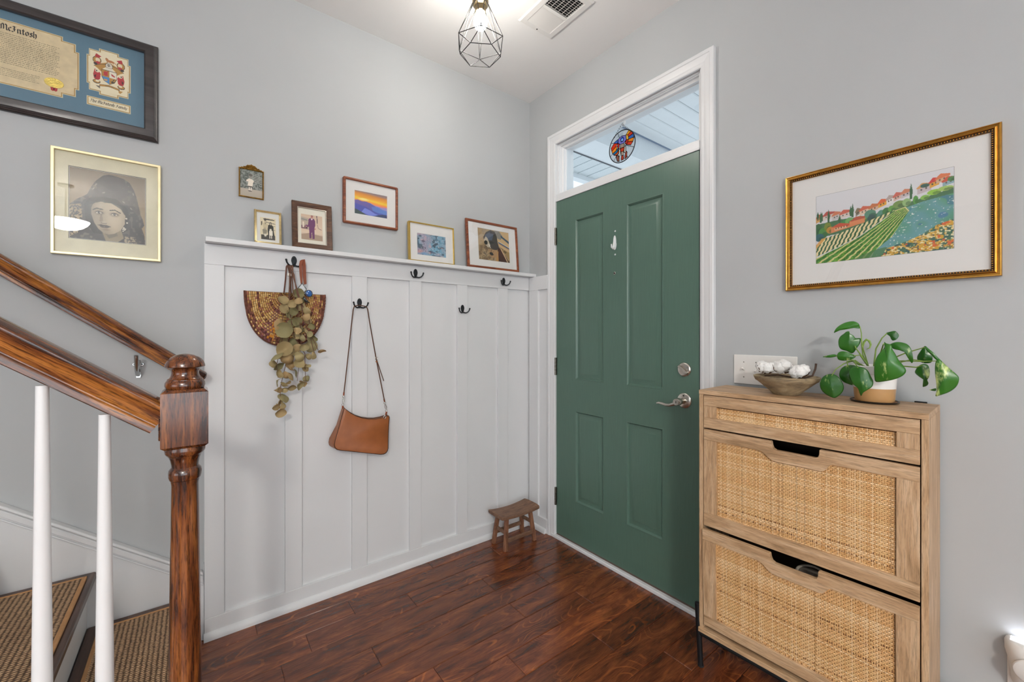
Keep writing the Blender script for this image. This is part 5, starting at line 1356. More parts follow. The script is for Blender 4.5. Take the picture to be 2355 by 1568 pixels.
obj('crystal', B().prism([(x * 0.86 - 0.0002, (y + 0.122) * 0.86 - 0.122) for x, y in dm], 0.062, 0.066), pm('clear_crystal', '#d8dee0', 0.08, var=0.08, vs_=90, coat=0.8), ch, bevel=0.0018)
obj('blue_glass', B().lathe([(0.014, 0.0), (0.0142, 0.002), (0.011, 0.0055), (0.004, 0.0075)], 24), pm('cobalt_glass', '#2b62a8', 0.08, var=0.35, vs_=60, coat=0.9), ch, smooth=True, loc=(0.026, -0.142, 0.064), rot=(0, R(20), R(10)))
obj('blue_glass_rim', B().tube([(0.026 + 0.0148 * math.cos(a), -0.142 + 0.0148 * math.sin(a), 0.0645) for a in np.linspace(0, 2 * PI, 24, endpoint=False)], 0.0014, 7, closed=True), MATS['dark_nickel'], ch, smooth=60)
obj('silver_bird', B().ball((0.006, -0.168, 0.066), 0.008, 12, 8, (0.6, 1.2, 0.5)).tube([(0.004, -0.160, 0.066), (0.016, -0.176, 0.067), (0.030, -0.186, 0.067)], [0.003, 0.005, 0.001], 8).tube([(0.006, -0.172, 0.066), (0.020, -0.190, 0.066)], [0.004, 0.001], 8).tube([(0.002, -0.148, 0.065), (0.006, -0.160, 0.066)], 0.001, 6), MATS['dark_nickel'], ch, smooth=60)

# ---------------------------------------------------------------- tan shoulder bag
bg = thing('shoulder_bag', 'tan leather shoulder bag with thin strap hanging from a hook', 'handbag', M=on_left(-1.250, 0.7075, 0.030, 0, R(-15.5)))
ol = [(0.002, 0.192), (0.016, 0.184), (0.036, 0.174), (0.065, 0.164), (0.097, 0.159), (0.130, 0.159), (0.163, 0.164), (0.192, 0.174), (0.212, 0.184), (0.226, 0.190), (0.231, 0.182), (0.236, 0.150), (0.245, 0.105), (0.255, 0.060), (0.262, 0.034), (0.2625, 0.022), (0.258, 0.010), (0.248, 0.003), (0.232, 0.0), (0.13, 0.0), (0.034, 0.0), (0.018, 0.002), (0.007, 0.009), (0.001, 0.021), (-0.001, 0.040), (0.0, 0.105), (0.001, 0.17)]
cx_, cy_ = 0.125, 0.085
b = B(); n = len(ol)
def wz(x, y, k): return k
layers = [(0.000, 0.985), (0.003, 1.0), (0.050, 1.0), (0.0545, 0.992), (0.057, 0.975)]
for z, s_ in layers:
    bot = 1.0
    for x, y in ol:
        X_, Y_ = cx_ + (x - cx_) * s_, cy_ + (y - cy_) * s_
        zz = z if y < 0.06 else z + (0.026 - z) * 0.30 * (y - 0.06) / 0.13
        b.v.append((X_ - (0.014 * (1 - z / 0.057) if (x < 0.1 and y < 0.1) else 0.0) , Y_ , zz))
for j in range(len(layers) - 1):
    for i in range(n): b.f.append((j * n + i, j * n + (i + 1) % n, (j + 1) * n + (i + 1) % n, (j + 1) * n + i))
b.f = [f[::-1] for f in b.f]
b.f.append(tuple(range(0, n))); b.f.append(tuple(range(len(layers) * n - 1, (len(layers) - 1) * n - 1, -1)))
bag = obj('body', b, M_leather, bg, smooth=45)
def bz(y, z=0.0545): return z if y < 0.06 else z + (0.026 - z) * 0.30 * (y - 0.06) / 0.13
obj('edge_piping', B().tube([(x, y, bz(y) + 0.0008) for x, y in ol], 0.0014, 7, closed=True), pm('dark_edge_dye', '#3b2015', 0.5), bag, smooth=60)
obj('zip_opening', B().tube([(x, y + 0.001, 0.026) for x, y in ol[:10]], 0.0022, 7), MATS['dark_edge_dye'], bag, smooth=60)
obj('logo_charm', B().tube([(0.206 + 0.0055 * math.cos(a), 0.180 + 0.009 * math.sin(a), 0.049) for a in np.linspace(0, 2 * PI, 18, endpoint=False)], 0.0016, 7, closed=True), M_chrome, bag, smooth=60)
Rm = Matrix.Rotation(R(15.5), 4, 'Z')
def bl(y, z, x): # wall coordinates (y,z,x) into bag-local
    v = Rm @ Vector((y + 1.250, z - 0.7075, 0)); return (v.x, v.y, x - 0.030)
M_strap = pm('strap_leather', '#5d3a22', 0.5, var=0.15, vs_=40)
sl_ = [(-1.1935, 0.955, 0.056), (-1.186, 1.02, 0.056), (-1.172, 1.15, 0.056), (-1.156, 1.30, 0.055), (-1.149, 1.358, 0.053), (-1.143, 1.3735, 0.050), (-1.130, 1.379, 0.047), (-1.110, 1.380, 0.044), (-1.092, 1.377, 0.047), (-1.083, 1.372, 0.050), (-1.079, 1.360, 0.053), (-1.071, 1.30, 0.055), (-1.052, 1.19, 0.057), (-1.0385, 1.115, 0.057), (-1.018, 1.01, 0.058), (-0.9975, 0.905, 0.058)]
obj('strap', B().tube([bl(*p) for p in sl_], 0.0024, 8, flat=2.0, up=(0, 0, 1)), M_strap, bg, smooth=60)
obj('strap_tail', B().tube([bl(*p) for p in ((-1.0375, 1.112, 0.061), (-1.020, 1.055, 0.064), (-1.003, 1.005, 0.064))], 0.0020, 8, flat=1.8, up=(0, 0, 1)), M_strap, bg, smooth=60)
obj('buckle', B().tube([bl(*p) for p in ((-1.042, 1.126, 0.060), (-1.033, 1.124, 0.060), (-1.035, 1.112, 0.061), (-1.044, 1.114, 0.061))], 0.0013, 7, closed=True), M_nickel, bg, smooth=60)
obj('keeper', B().box(-0.004, 0.004, -0.004, 0.004, -0.004, 0.004, Matrix.Translation(bl(-1.0375, 1.103, 0.060))), M_leather, bg, bevel=0.001)
for (y, z, yb, zb_) in ((-1.1940, 0.950, -1.1985, 0.897), (-0.9965, 0.900, -0.986, 0.846)):
    cl = B()
    for f_, ry in ((0.12, 0.006), (0.85, 0.006)):
        c_ = (y + (yb - y) * f_, z + (zb_ - z) * f_)
        cl.tube([bl(c_[0] + 0.0045 * math.cos(a), c_[1] + ry * math.sin(a), 0.057) for a in np.linspace(0, 2 * PI, 16, endpoint=False)], 0.0012, 6, closed=True)
    cl.tube([bl(y + (yb - y) * f_ + dx, z + (zb_ - z) * f_, 0.057) for f_, dx in ((0.2, 0), (0.3, 0.003), (0.5, 0.0045), (0.68, 0.003), (0.78, 0))], [0.0014, 0.002, 0.0024, 0.002, 0.0014], 8)
    cl.tube([bl(y + (yb - y) * f_ + dx, z + (zb_ - z) * f_, 0.057) for f_, dx in ((0.3, -0.002), (0.5, -0.004), (0.7, -0.002))], 0.0011, 6)
    obj('snap_clasp', cl, M_nickel, bg, smooth=60)
    obj('strap_end', B().tube([bl(y - (yb - y) * 0.25, z - (zb_ - z) * 0.25, 0.057), bl(y - (yb - y) * -0.02, z, 0.057)], 0.0036, 8, flat=1.5, up=(0, 0, 1)), M_leather_d, bg, smooth=60)
    obj('side_tab', B().tube([bl(yb, zb_ + 0.002, 0.057), bl(yb + (0.004 if yb < -1.1 else -0.003), zb_ - 0.016, 0.055)], 0.0045, 8, flat=0.5), M_leather_d, bg, smooth=60)

# ---------------------------------------------------------------- little wooden stool
sto = thing('wooden_stool', 'small weathered brown wooden saddle-seat stool in the corner', 'stool', (0.1455, -0.2395, 0))
M_st = wood('weathered_stool_wood', '#5c4130', '#7f5d47', '#98745a', axis=1, rough=0.6, scale=5, stretch=6, pores=0.45, bs=0.4)
M_stl = wood('stool_leg_wood', '#5c3a26', '#8a5b41', '#a67857', axis=2, rough=0.6, scale=5, stretch=6, pores=0.45, bs=0.4)
b = B(); nu, nv = 9, 21
def seat(u, v, top):
    x = (u - 0.5) * 0.146; y = (v - 0.5) * 0.283
    e = abs(2 * u - 1); 
    if e > 0.85: y *= 0.975
    z = 0.2085 - 0.013 * (1 - (2 * v - 1) ** 2) if top else 0.186 - 0.009 * (1 - (2 * v - 1) ** 2)
    if top: z -= 0.004 * max(0, e - 0.6) / 0.4
    return (x, y, z)
b.grid(nu, nv, lambda u, v: seat(u, v, True)); o1 = len(b.v)
b.grid(nu, nv, lambda u, v: seat(u, 1 - v, False))
ring_t = [i for i in range(nu)] + [j * nu + nu - 1 for j in range(1, nv)] + [(nv - 1) * nu + i for i in range(nu - 2, -1, -1)] + [j * nu for j in range(nv - 2, 0, -1)]
ring_b = [o1 + (nv - 1 - (k // nu)) * nu + (k % nu) for k in ring_t]
for k in range(len(ring_t)):
    k2 = (k + 1) % len(ring_t)
    b.f.append((ring_t[k], ring_b[k], ring_b[k2], ring_t[k2]))
obj('seat', b, M_st, sto, smooth=40, bevel=0.0045, seg=3)
def beam(p, q, w, h, M_=None):
    """square bar from p to q"""
    P, Q = Vector(p), Vector(q); d = (Q - P).normalized()
    s_ = d.cross(Vector((0, 0, 1))) if abs(d.z) < 0.9 else Vector((1, 0, 0))
    s_ = (s_ - d * s_.dot(d)).normalized(); u_ = s_.cross(d)
    vs = [c + s_ * (a * w / 2) + u_ * (e * h / 2) for c in (P, Q) for a, e in ((-1, -1), (1, -1), (1, 1), (-1, 1))]
    return B().add(vs, [(3, 2, 1, 0), (4, 5, 6, 7)] + [(i, (i + 1) % 4, 4 + (i + 1) % 4, 4 + i) for i in range(4)])
feet = {}
for sx_ in (-1, 1):
    for sy in (-1, 1):
        bt, tp = Vector((sx_ * 0.0595, sy * 0.1085, 0.0)), Vector((sx_ * 0.040, sy * 0.086, 0.193))
        feet[sx_, sy] = (bt, tp)
        obj('leg', beam(bt, tp, 0.021, 0.021), M_stl, sto, bevel=0.003)
def at_h(k, z): bt, tp = feet[k]; return bt + (tp - bt) * (z / 0.193)
for sx_, z in ((-1, 0.070), (1, 0.055)): obj('stretcher', beam(at_h((sx_, -1), z), at_h((sx_, 1), z), 0.011, 0.022), M_st, sto, bevel=0.002)
for sy, z in ((-1, 0.098), (1, 0.112)): obj('stretcher', beam(at_h((-1, sy), z), at_h((1, sy), z), 0.011, 0.020), M_st, sto, bevel=0.002)

# ---------------------------------------------------------------- stained-glass elephant suncatcher
sc_ = thing('elephant_suncatcher', 'round stained-glass elephant suncatcher hanging in the transom window', 'suncatcher', M=on_back(0.7115, 2.2365, 0.046))
Rr = 0.0835
cv = Cv(121, 121, '#c8ced2')
U, V = cv.X * 2 - 1, cv.Y * 2 - 1
def P_(*pts): return [((u + 1) / 2, (v + 1) / 2) for u, v in pts]
cv.put(np.clip((cv.noise(8, 51) - .55) * 4, 0, 1), '#9fb0b8', .6)
K = '#0a0a0a'
def piece(pts, c):
    cv.poly(P_(*pts), c); pp = P_(*pts); cv.line(pp + [pp[0]], .020, K)
for a in (0.4, 1.0, 1.9, 2.6, 3.5, 4.0, 5.2, 5.9): cv.line(P_((0.2 * math.cos(a), .1 + 0.2 * math.sin(a)), (math.cos(a), math.sin(a))), .016, K)
# left ear
piece([(-.30, .55), (-.62, .45), (-.62, .25), (-.32, .30)], '#3f68b8'); piece([(-.62, .40), (-.86, .18), (-.80, -.05), (-.50, .12), (-.32, .30)], '#d83a24'); piece([(-.80, -.05), (-.50, .12), (-.34, .12), (-.46, -.12), (-.74, -.22)], '#f08a24'); piece([(-.74, -.22), (-.46, -.12), (-.30, .0), (-.34, -.26), (-.62, -.36)], '#2f6f98'); piece([(-.62, -.36), (-.34, -.26), (-.26, -.1), (-.24, -.34), (-.44, -.44)], '#e05a28'); piece([(-.32, .30), (-.34, .12), (-.30, 0), (-.26, -.1), (-.16, .2)], '#c8302c')
# right ear
piece([(.30, .60), (.55, .85), (.75, .72), (.46, .56)], '#f0a02c'); piece([(.46, .56), (.75, .72), (.88, .50), (.50, .42)], '#d8402a'); piece([(.50, .42), (.88, .50), (.93, .25), (.52, .26)], '#3f6ab0'); piece([(.52, .26), (.93, .25), (.84, .02), (.46, .12)], '#f08a28'); piece([(.46, .12), (.84, .02), (.68, -.16), (.36, -.02)], '#d8432c'); piece([(.30, .60), (.46, .56), (.50, .42), (.52, .26), (.34, .30)], '#e0b040'); piece([(.34, .30), (.52, .26), (.46, .12), (.36, -.02), (.24, .1)], '#b8342c')
# forehead, face, trunk
piece([(-.30, .55), (-.02, .66), (.30, .60), (.34, .30), (.16, .16), (-.12, .16), (-.30, .30)], '#7f78c0'); piece([(-.10, .50), (.02, .58), (.14, .48), (.10, .30), (-.06, .30)], '#3f6fd0'); cv.ell(.51, .70, .03, .03, '#9fd0f0')
piece([(-.12, .16), (.16, .16), (.20, -.10), (-.14, -.10)], '#a8907c'); piece([(-.14, -.10), (.20, -.10), (.14, -.34), (-.08, -.34)], '#c8462c'); piece([(-.08, -.34), (.14, -.34), (.12, -.60), (-.04, -.60)], '#b09a86'); piece([(-.04, -.60), (.12, -.60), (.14, -.86), (-.06, -.88)], '#b8402c')
piece([(-.24, -.10), (-.14, -.10), (-.10, -.45), (-.22, -.62)], '#e8e2d0'); piece([(.20, -.10), (.30, -.06), (.30, -.55), (.16, -.42)], '#e8e2d0'); piece([(-.34, -.40), (-.22, -.62), (-.20, -.90), (-.36, -.84), (-.46, -.55)], '#8a5a4a'); piece([(.32, -.40), (.40, -.50), (.38, -.82), (.22, -.88), (.24, -.60)], '#a04a38')
ms, nt, _, L = newmat('stained_glass')
nt.nodes.remove(nt.nodes['Principled BSDF'])
at_ = node(nt, 'ShaderNodeVertexColor', layer_name='Col')
tr, tl, gl = node(nt, 'ShaderNodeBsdfTransparent'), node(nt, 'ShaderNodeBsdfTranslucent'), node(nt, 'ShaderNodeBsdfDiffuse')
for q in (tr, tl, gl): L.new(at_.outputs[0], q.inputs[0])
m1, m2 = node(nt, 'ShaderNodeMixShader'), node(nt, 'ShaderNodeMixShader')
m1.inputs[0].default_value = 0.55; m2.inputs[0].default_value = 0.35
L.new(tr.outputs[0], m1.inputs[1]); L.new(tl.outputs[0], m1.inputs[2]); L.new(m1.outputs[0], m2.inputs[1]); L.new(gl.outputs[0], m2.inputs[2])
L.new(m2.outputs[0], nt.nodes['Material Output'].inputs[0])
b = B(); idx = {}; cols = []
for j in range(121):
    for i in range(121):
        if U[j, i] ** 2 + V[j, i] ** 2 <= 1.0:
            idx[j, i] = len(b.v); b.v.append((U[j, i] * Rr, V[j, i] * Rr, 0.0)); cols.append((*cv.a[j, i], 1))
for (j, i) in list(idx):
    if (j + 1, i) in idx and (j, i + 1) in idx and (j + 1, i + 1) in idx: b.f.append((idx[j, i], idx[j, i + 1], idx[j + 1, i + 1], idx[j + 1, i]))
obj('glass_disc', b, ms, sc_, cols=cols)
obj('lead_rim', B().tube([(Rr * math.cos(a), Rr * math.sin(a), 0) for a in np.linspace(0, 2 * PI, 64, endpoint=False)], 0.0024, 8, closed=True), pm('lead_came', '#2a2a2c', 0.4, 0.7), sc_, smooth=60)
cb = B()
for sx_ in (-1, 1):
    for k in range(7):
        t = k / 6.0
        c_ = Vector((sx_ * 0.050 * (1 - t), 0.066 + 0.050 * t, 0.001))
        cb.tube([(c_.x + 0.0032 * math.cos(a), c_.y + 0.0042 * math.sin(a), 0.001 + 0.002 * (k % 2) * math.cos(a)) for a in np.linspace(0, 2 * PI, 10, endpoint=False)], 0.0008, 5, closed=True)
obj('chain', cb, MATS['lead_came'], sc_, smooth=60)
obj('suction_hook', B().lathe([(0.013, -0.012), (0.011, -0.009), (0.005, -0.006), (0.004, 0.0)], 18, Matrix.Translation((0.004, 0.126, 0.0))).tube([(0.004, 0.126, 0.0), (0.004, 0.118, 0.006), (0.004, 0.112, 0.004)], 0.0015, 7), pm('clear_vinyl', '#c9d0d4', 0.2), sc_, smooth=True)
# ---------------------------------------------------------------- rattan shoe cabinet
M_oakL = {}
for ax, nm in ((0, 'x'), (1, 'y'), (2, 'z')):
    M_oakL[nm] = wood('light_oak_veneer_' + nm, '#a6845f', '#c3a07a', '#d6b793', axis=ax, rough=0.48, scale=3.0, stretch=9, pores=0.34, bs=0.15, rnd=11.0, contrast=1.25)
CR = R(1.6)
cab = thing('shoe_cabinet', 'light oak shoe cabinet with woven rattan fronts on black legs', 'shoe cabinet', M=Matrix.Translation((1.605, -0.2485, 0)) @ Matrix.Rotation(CR, 4, 'Z'))
def cbox(nm, x0, x1, y0, y1, z0, z1, mt='x', parent=None, bevel=0.0008, **kw):
    return obj(nm, B().box(x0, x1, y0, y1, z0, z1), M_oakL[mt] if isinstance(mt, str) else mt, parent or cab, bevel=bevel, **kw)
cbox('top_panel', -0.305, 0.305, -0.002, 0.224, 1.0165, 1.0325)
cbox('side_panel', -0.305, -0.2905, 0.0, 0.223, 0.150, 1.0160, 'z')
cbox('side_panel', 0.2905, 0.305, 0.0, 0.223, 0.150, 1.0160, 'z')
cbox('bottom_panel', -0.305, 0.305, -0.008, 0.223, 0.134, 0.1495)
cbox('back_panel', -0.290, 0.290, 0.215, 0.222, 0.150, 1.016, pm('dark_inner_board', '#4a3a2c', 0.8), bevel=0)
cbox('inner_shelf', -0.290, 0.290, 0.03, 0.214, 0.522, 0.534, MATS['dark_inner_board'], bevel=0)
cbox('drawer_base', -0.290, 0.290, 0.03, 0.214, 0.888, 0.896, MATS['dark_inner_board'], bevel=0)

wcol = [np.array(lin(c)) for c in ('#ecc08a', '#e2b076', '#f2cd9c', '#d8a468', '#e6b97e')]
wdark = [np.array(lin(c)) for c in ('#8a5a34', '#6d4426', '#a8743f')]
def rattan(w, h, p=0.0056, seed=0):
    """woven cane sheet: weft strips passing over and under upright warp canes"""
    r_ = np.random.default_rng(seed)
    V, F, Cc = [], [], []
    nx, nz = int(w / p), int(h / p)
    K = 4
    dark_r = r_.random(nz + 1) < 0.10; dark_c = r_.random(nx + 1) < 0.05
    for j in range(nz):
        z = (j + 0.5) * p
        base = wcol[r_.integers(5)]
        o = len(V); n = nx * K + 1
        for i in range(n):
            x = i * p / K
            y = 0.0009 * math.cos(PI * (i / K) + PI * j + 0.2)
            ci = min(int(i / K), nx)
            c = base * r_.uniform(0.88, 1.10)
            if dark_r[j] and r_.random() < 0.55: c = wdark[r_.integers(3)]
            if dark_c[ci] and r_.random() < 0.35: c = c * 0.75
            for dz, dy, sh in ((-0.43, 0.0010, 0.70), (0.0, -0.0004, 1.0), (0.43, 0.0010, 0.70)):
                V.append((x - w / 2, y + dy, z + dz * p)); Cc.append((*np.clip(c * (sh if abs(dz) < .1 else 0.92), 0, 1), 1))
        for i in range(n - 1):
            for k in range(2): F.append((o + i * 3 + k, o + (i + 1) * 3 + k, o + (i + 1) * 3 + k + 1, o + i * 3 + k + 1))
    for i in range(nx + 1):
        x = (i + 0.5) * p - w / 2
        o = len(V); c = wcol[r_.integers(5)] * (0.62 if dark_c[i] else 0.86)
        for j in range(nz + 1):
            y = -0.0008 * math.cos(PI * (i + 0.5) + PI * j - PI / 2 + 0.2) * 0.0
            for dx, dy in ((-0.30, 0.0006), (0, -0.0003), (0.30, 0.0006)): V.append((x + dx * p, y + dy, j * p)); Cc.append((*np.clip(c, 0, 1), 1))
        for j in range(nz):
            for k in range(2): F.append((o + j * 3 + k, o + j * 3 + k + 1, o + (j + 1) * 3 + k + 1, o + (j + 1) * 3 + k))
    b = B(); b.v, b.f = V, F
    return b, Cc
M_rat = attr_mat('woven_rattan', 0.55)
TH = 0.016
def rattan_panel(parent, w, h, loc, seed):
    b, c = rattan(w, h, seed=seed)
    obj('rattan_weave', b, M_rat, parent, cols=c, loc=loc, kind='stuff', smooth=80)
    obj('rattan_backing', B().box(-w / 2, w / 2, 0.0035, 0.0065, 0, h), pm('dark_cane_backing', '#6b4526', 0.8), parent, loc=loc)
# drawer front
dr = obj('drawer_front', B().box(-0.2880, 0.2880, 0.0, TH, 0.9750, 1.0140), M_oakL['x'], cab, bevel=0.0012)
cbox('bottom_rail', -0.2880, 0.2880, 0.0, TH, 0.8945, 0.9330, 'x', dr)
for s_ in (-1, 1): cbox('stile', min(s_ * 0.2880, s_ * 0.2425), max(s_ * 0.2880, s_ * 0.2425), 0.0003, TH, 0.9332, 0.9748, 'z', dr)
rattan_panel(dr, 0.487, 0.0445, (0, 0.0075, 0.932), 1)
def flap(z0, z1, seed, tilt):
    h = z1 - z0
    e = bpy.data.objects.new('flap_door', None); COL.objects.link(e); e.parent = cab
    e.empty_display_size = 0.02
    e.location = (0, 0, z0); e.rotation_euler = (tilt, 0, 0)
    T = lambda pts: [(x, z - 0.888 + h) for x, z in pts]
    rail_ = T([(-0.2880, 0.888), (-0.066, 0.888), (-0.0635, 0.885), (-0.0620, 0.874), (-0.0585, 0.865), (-0.050, 0.860), (0.057, 0.860), (0.0645, 0.864), (0.0675, 0.873), (0.0680, 0.8865), (0.0705, 0.888), (0.2880, 0.888),
               (0.2880, 0.8490), (0.1010, 0.8490), (0.0955, 0.8465), (0.0900, 0.8400), (0.0830, 0.8295), (0.0775, 0.8240), (0.0690, 0.8220), (-0.0500, 0.8220), (-0.0610, 0.8245), (-0.0720, 0.8310), (-0.0850, 0.8420), (-0.0930, 0.8470), (-0.1010, 0.8490), (-0.2880, 0.8490)])
    RM = Matrix(((1, 0, 0, 0), (0, 0, -1, 0), (0, 1, 0, 0), (0, 0, 0, 1)))
    obj('top_rail', B().prism(rail_[::-1], -TH, 0.0, RM), M_oakL['x'], e, bevel=0.0012)
    obj('bottom_rail', B().box(-0.2880, 0.2880, 0.0, TH, 0.0, 0.0480 if z0 > 0.3 else 0.038), M_oakL['x'], e, bevel=0.0012)
    bz_ = 0.0482 if z0 > 0.3 else 0.0382
    for s_ in (-1, 1): obj('stile', B().box(min(s_ * 0.2880, s_ * 0.2420), max(s_ * 0.2880, s_ * 0.2420), 0.0003, TH, bz_, h - 0.0392), M_oakL['z'], e, bevel=0.0008)
    rattan_panel(e, 0.486, h - 0.039 - bz_ + 0.004, (0, 0.0075, bz_ - 0.002), seed)
    return e
flap(0.5330, 0.8885, 2, 0.0)
flap(0.1640, 0.5225, 3, R(1.9))
# metal legs and under-frame
for s_ in (-1, 1):
    for y0, y1 in ((0.008, 0.002), (0.200, 0.206)):
        lg = obj('leg', B().tube([(s_ * 0.3155, y0, 0.226), (s_ * 0.3005, y1, 0.006)], 0.0098, 18), M_black, cab, smooth=50)
        obj('foot_pad', B().lathe([(0.008, 0.0), (0.0105, 0.002), (0.0105, 0.008)], 16, Matrix.Translation((s_ * 0.3000, y1, 0))), pm('black_rubber', '#141414', 0.8), lg, smooth=True)
        obj('leg_cap', B().lathe([(0.0090, 0.0), (0.0085, 0.002), (0.004, 0.003)], 16, Matrix.Translation((s_ * 0.3156, y0, 0.2262))), M_black, lg, smooth=True)
    obj('under_bar', B().tube([(s_ * 0.308, 0.004, 0.120), (s_ * 0.308, 0.204, 0.120)], 0.0085, 14), M_black, cab, smooth=50)
for y in (0.006, 0.202): obj('under_bar', B().tube([(-0.305, y, 0.1225), (0.305, y, 0.1225)], 0.0092, 14), M_black, cab, smooth=50)
obj('anti_tip_strap', B().box(0.250, 0.278, 0.2250, 0.2285, 1.008, 1.0365), M_black, cab, bevel=0.001)

# shoe glimpsed in the lower compartment
sh = thing('shoe', 'dark leather shoe glimpsed through the lower cabinet handle slot', 'shoe', M=cab.matrix_world @ Matrix.Translation((0.024, 0.075, 0.350)))
b = B()
ringsS = [(0.000, 0.036, 0.050), (0.03, 0.038, 0.052), (0.07, 0.037, 0.050), (0.105, 0.035, 0.047), (0.118, 0.034, 0.046)]
for z, a, c in ringsS: b.v += [(a * math.cos(t), c * math.sin(t), z) for t in np.linspace(0, 2 * PI, 28, endpoint=False)]
for j in range(4):
    for i in range(28): b.f.append((j * 28 + i, j * 28 + (i + 1) % 28, (j + 1) * 28 + (i + 1) % 28, (j + 1) * 28 + i))
b.f += [tuple(range(27, -1, -1)), tuple(range(4 * 28, 5 * 28))]
obj('upper', b, pm('dark_shoe_leather', '#5a4436', 0.5), sh, smooth=50)
obj('collar', B().tube([(0.0345 * math.cos(t), 0.0465 * math.sin(t), 0.118) for t in np.linspace(0, 2 * PI, 28, endpoint=False)], 0.0045, 8, closed=True), pm('cream_lining', '#d8cdbb', 0.7), sh, smooth=60)
obj('insole', B().lathe([(0.030, 0.1175), (0.029, 0.1190)], 24), pm('grey_insole', '#8f867a', 0.8), sh)

# ---------------------------------------------------------------- bowl of cotton
TZ = 1.0326
bo = thing('wooden_bowl', 'shallow weathered grey-brown wooden bowl on the cabinet', 'bowl', (1.5475, -0.143, TZ))
mw, nt, b_, L = newmat('weathered_bowl_wood')
n1 = node(nt, 'ShaderNodeTexNoise', i_Scale=16.0, i_Detail=8.0, i_Roughness=0.7, i_Distortion=0.8)
L.new(coords(nt, (1, 1, 2.6)), n1.inputs['Vector'])
r1 = ramp(nt, [(0.28, lin('#4c4236')), (0.42, lin('#85755c')), (0.55, lin('#a08d6d')), (0.70, lin('#b3a890'))])
L.new(n1.outputs['Fac'], r1.inputs[0]); L.new(r1.outputs[0], b_.inputs['Base Color'])
b_.inputs['Roughness'].default_value = 0.75
bump(nt, L, b_, n1.outputs['Fac'], 0.5, 0.003)
obj('bowl', B().lathe([(0.001, 0.0), (0.036, 0.0), (0.040, 0.003), (0.052, 0.015), (0.070, 0.031), (0.086, 0.045), (0.0915, 0.0485), (0.0960, 0.058), (0.0975, 0.0630), (0.0950, 0.0640), (0.0905, 0.0605), (0.082, 0.051), (0.060, 0.033), (0.035, 0.018), (0.001, 0.013)], 56, caps=False), mw, bo, smooth=50)
M_cot = pm('white_cotton', '#f0eeea', 0.95, var=0.03, vs_=50, bs=0.9, bscale=130, sheen=0.6)
M_pod = pm('brown_seed_pod', '#5c3a26', 0.7, var=0.3, vs_=60)
ct = thing('cotton_stem', 'dried cotton branch with three fluffy white bolls lying in the bowl', 'cotton branch', (1.5475, -0.143, TZ + 0.042))
rc = random.Random(4)
for (cx, cy, cz, r_) in ((-0.066, 0.012, 0.046, 0.027), (-0.018, 0.026, 0.050, 0.028), (0.044, -0.014, 0.042, 0.026)):
    b = B()
    for k in range(5):
        a = 2 * PI * k / 5 + rc.random()
        rad = r_ * rc.uniform(0.62, 0.76)
        oo = len(b.v)
        b.ball((0.5 * r_ * math.cos(a), 0.5 * r_ * math.sin(a), rc.uniform(-0.15, 0.25) * r_), rad, 18, 12)
        for q in range(oo, len(b.v)):
            v = Vector(b.v[q]); d = v.normalized()
            b.v[q] = tuple(v + d * (0.0022 * math.sin(v.x * 420 + k) * math.sin(v.y * 390) + 0.0015 * math.sin(v.z * 510)))
    bw = obj('cotton_boll', b, M_cot, ct, smooth=80, loc=(cx, cy, cz))
    for k in range(3):
        a = PI / 4 + PI / 2 * k + rc.uniform(-.2, .2)
        bb = B()
        bb.grid(5, 7, lambda u, v: (math.cos(a) * (0.25 + 0.95 * math.sin(v * 1.7)) * r_ - math.sin(a) * (u - .5) * r_ * 0.75 * math.sin(PI * (0.12 + 0.88 * v) ** 0.8), math.sin(a) * (0.25 + 0.95 * math.sin(v * 1.7)) * r_ + math.cos(a) * (u - .5) * r_ * 0.75 * math.sin(PI * (0.12 + 0.88 * v) ** 0.8), (-0.85 + 1.0 * v ** 1.6) * r_ + 0.003 * (u - .5) ** 2 * 8))
        obj('seed_husk', bb, M_pod, bw, smooth=70)
obj('stem', B().tube([(-0.072, 0.014, 0.016), (-0.030, 0.010, 0.022), (0.015, 0.006, 0.018), (0.050, 0.014, 0.018), (0.068, 0.030, 0.026), (0.073, 0.040, 0.048), (0.074, 0.044, 0.066)], [0.0028, 0.0028, 0.003, 0.003, 0.003, 0.003, 0.0034], 9), pm('dark_twig', '#4a372b', 0.8, var=0.3, vs_=80), ct, smooth=60)

# ---------------------------------------------------------------- pothos in a pot
sa = thing('plant_saucer', 'black rimmed round saucer under the plant pot', 'saucer', (1.7735, -0.108, TZ))
obj('dish', B().lathe([(0.001, 0.0), (0.052, 0.0), (0.057, 0.002), (0.0585, 0.006), (0.0565, 0.0065), (0.054, 0.0035), (0.001, 0.003)], 44, caps=False), pm('black_glaze', '#1e1b19', 0.2, var=0.1), sa, smooth=40)
obj('cork_pad', B().lathe([(0.053, 0.0031), (0.053, 0.0045)], 40), pm('cork', '#8a623c', 0.85, var=0.2, vs_=90), sa)
pt = thing('potted_pothos', 'leafy green pothos plant in a white and tan two-tone pot', 'potted plant', (1.7735, -0.108, TZ + 0.0047))
po_ = obj('pot', B().lathe([(0.001, 0.0), (0.0455, 0.0), (0.0470, 0.003), (0.0500, 0.040)], 44, caps=False), pm('tan_ceramic', '#b98f5e', 0.32, var=0.06, vs_=25, coat=0.3), pt, smooth=40)
obj('white_band', B().lathe([(0.0500, 0.040), (0.0530, 0.082), (0.0550, 0.083), (0.0572, 0.106), (0.0558, 0.1075), (0.0530, 0.106), (0.051, 0.090)], 44, caps=False), pm('white_ceramic', '#eceae6', 0.25, var=0.01, coat=0.4), po_, smooth=40)
obj('soil', B().lathe([(0.0005, 0.095), (0.052, 0.0935)], 30, caps=False), pm('potting_soil', '#2e2119', 0.95, var=0.4, vs_=90, bs=1.0, bscale=200), pt)
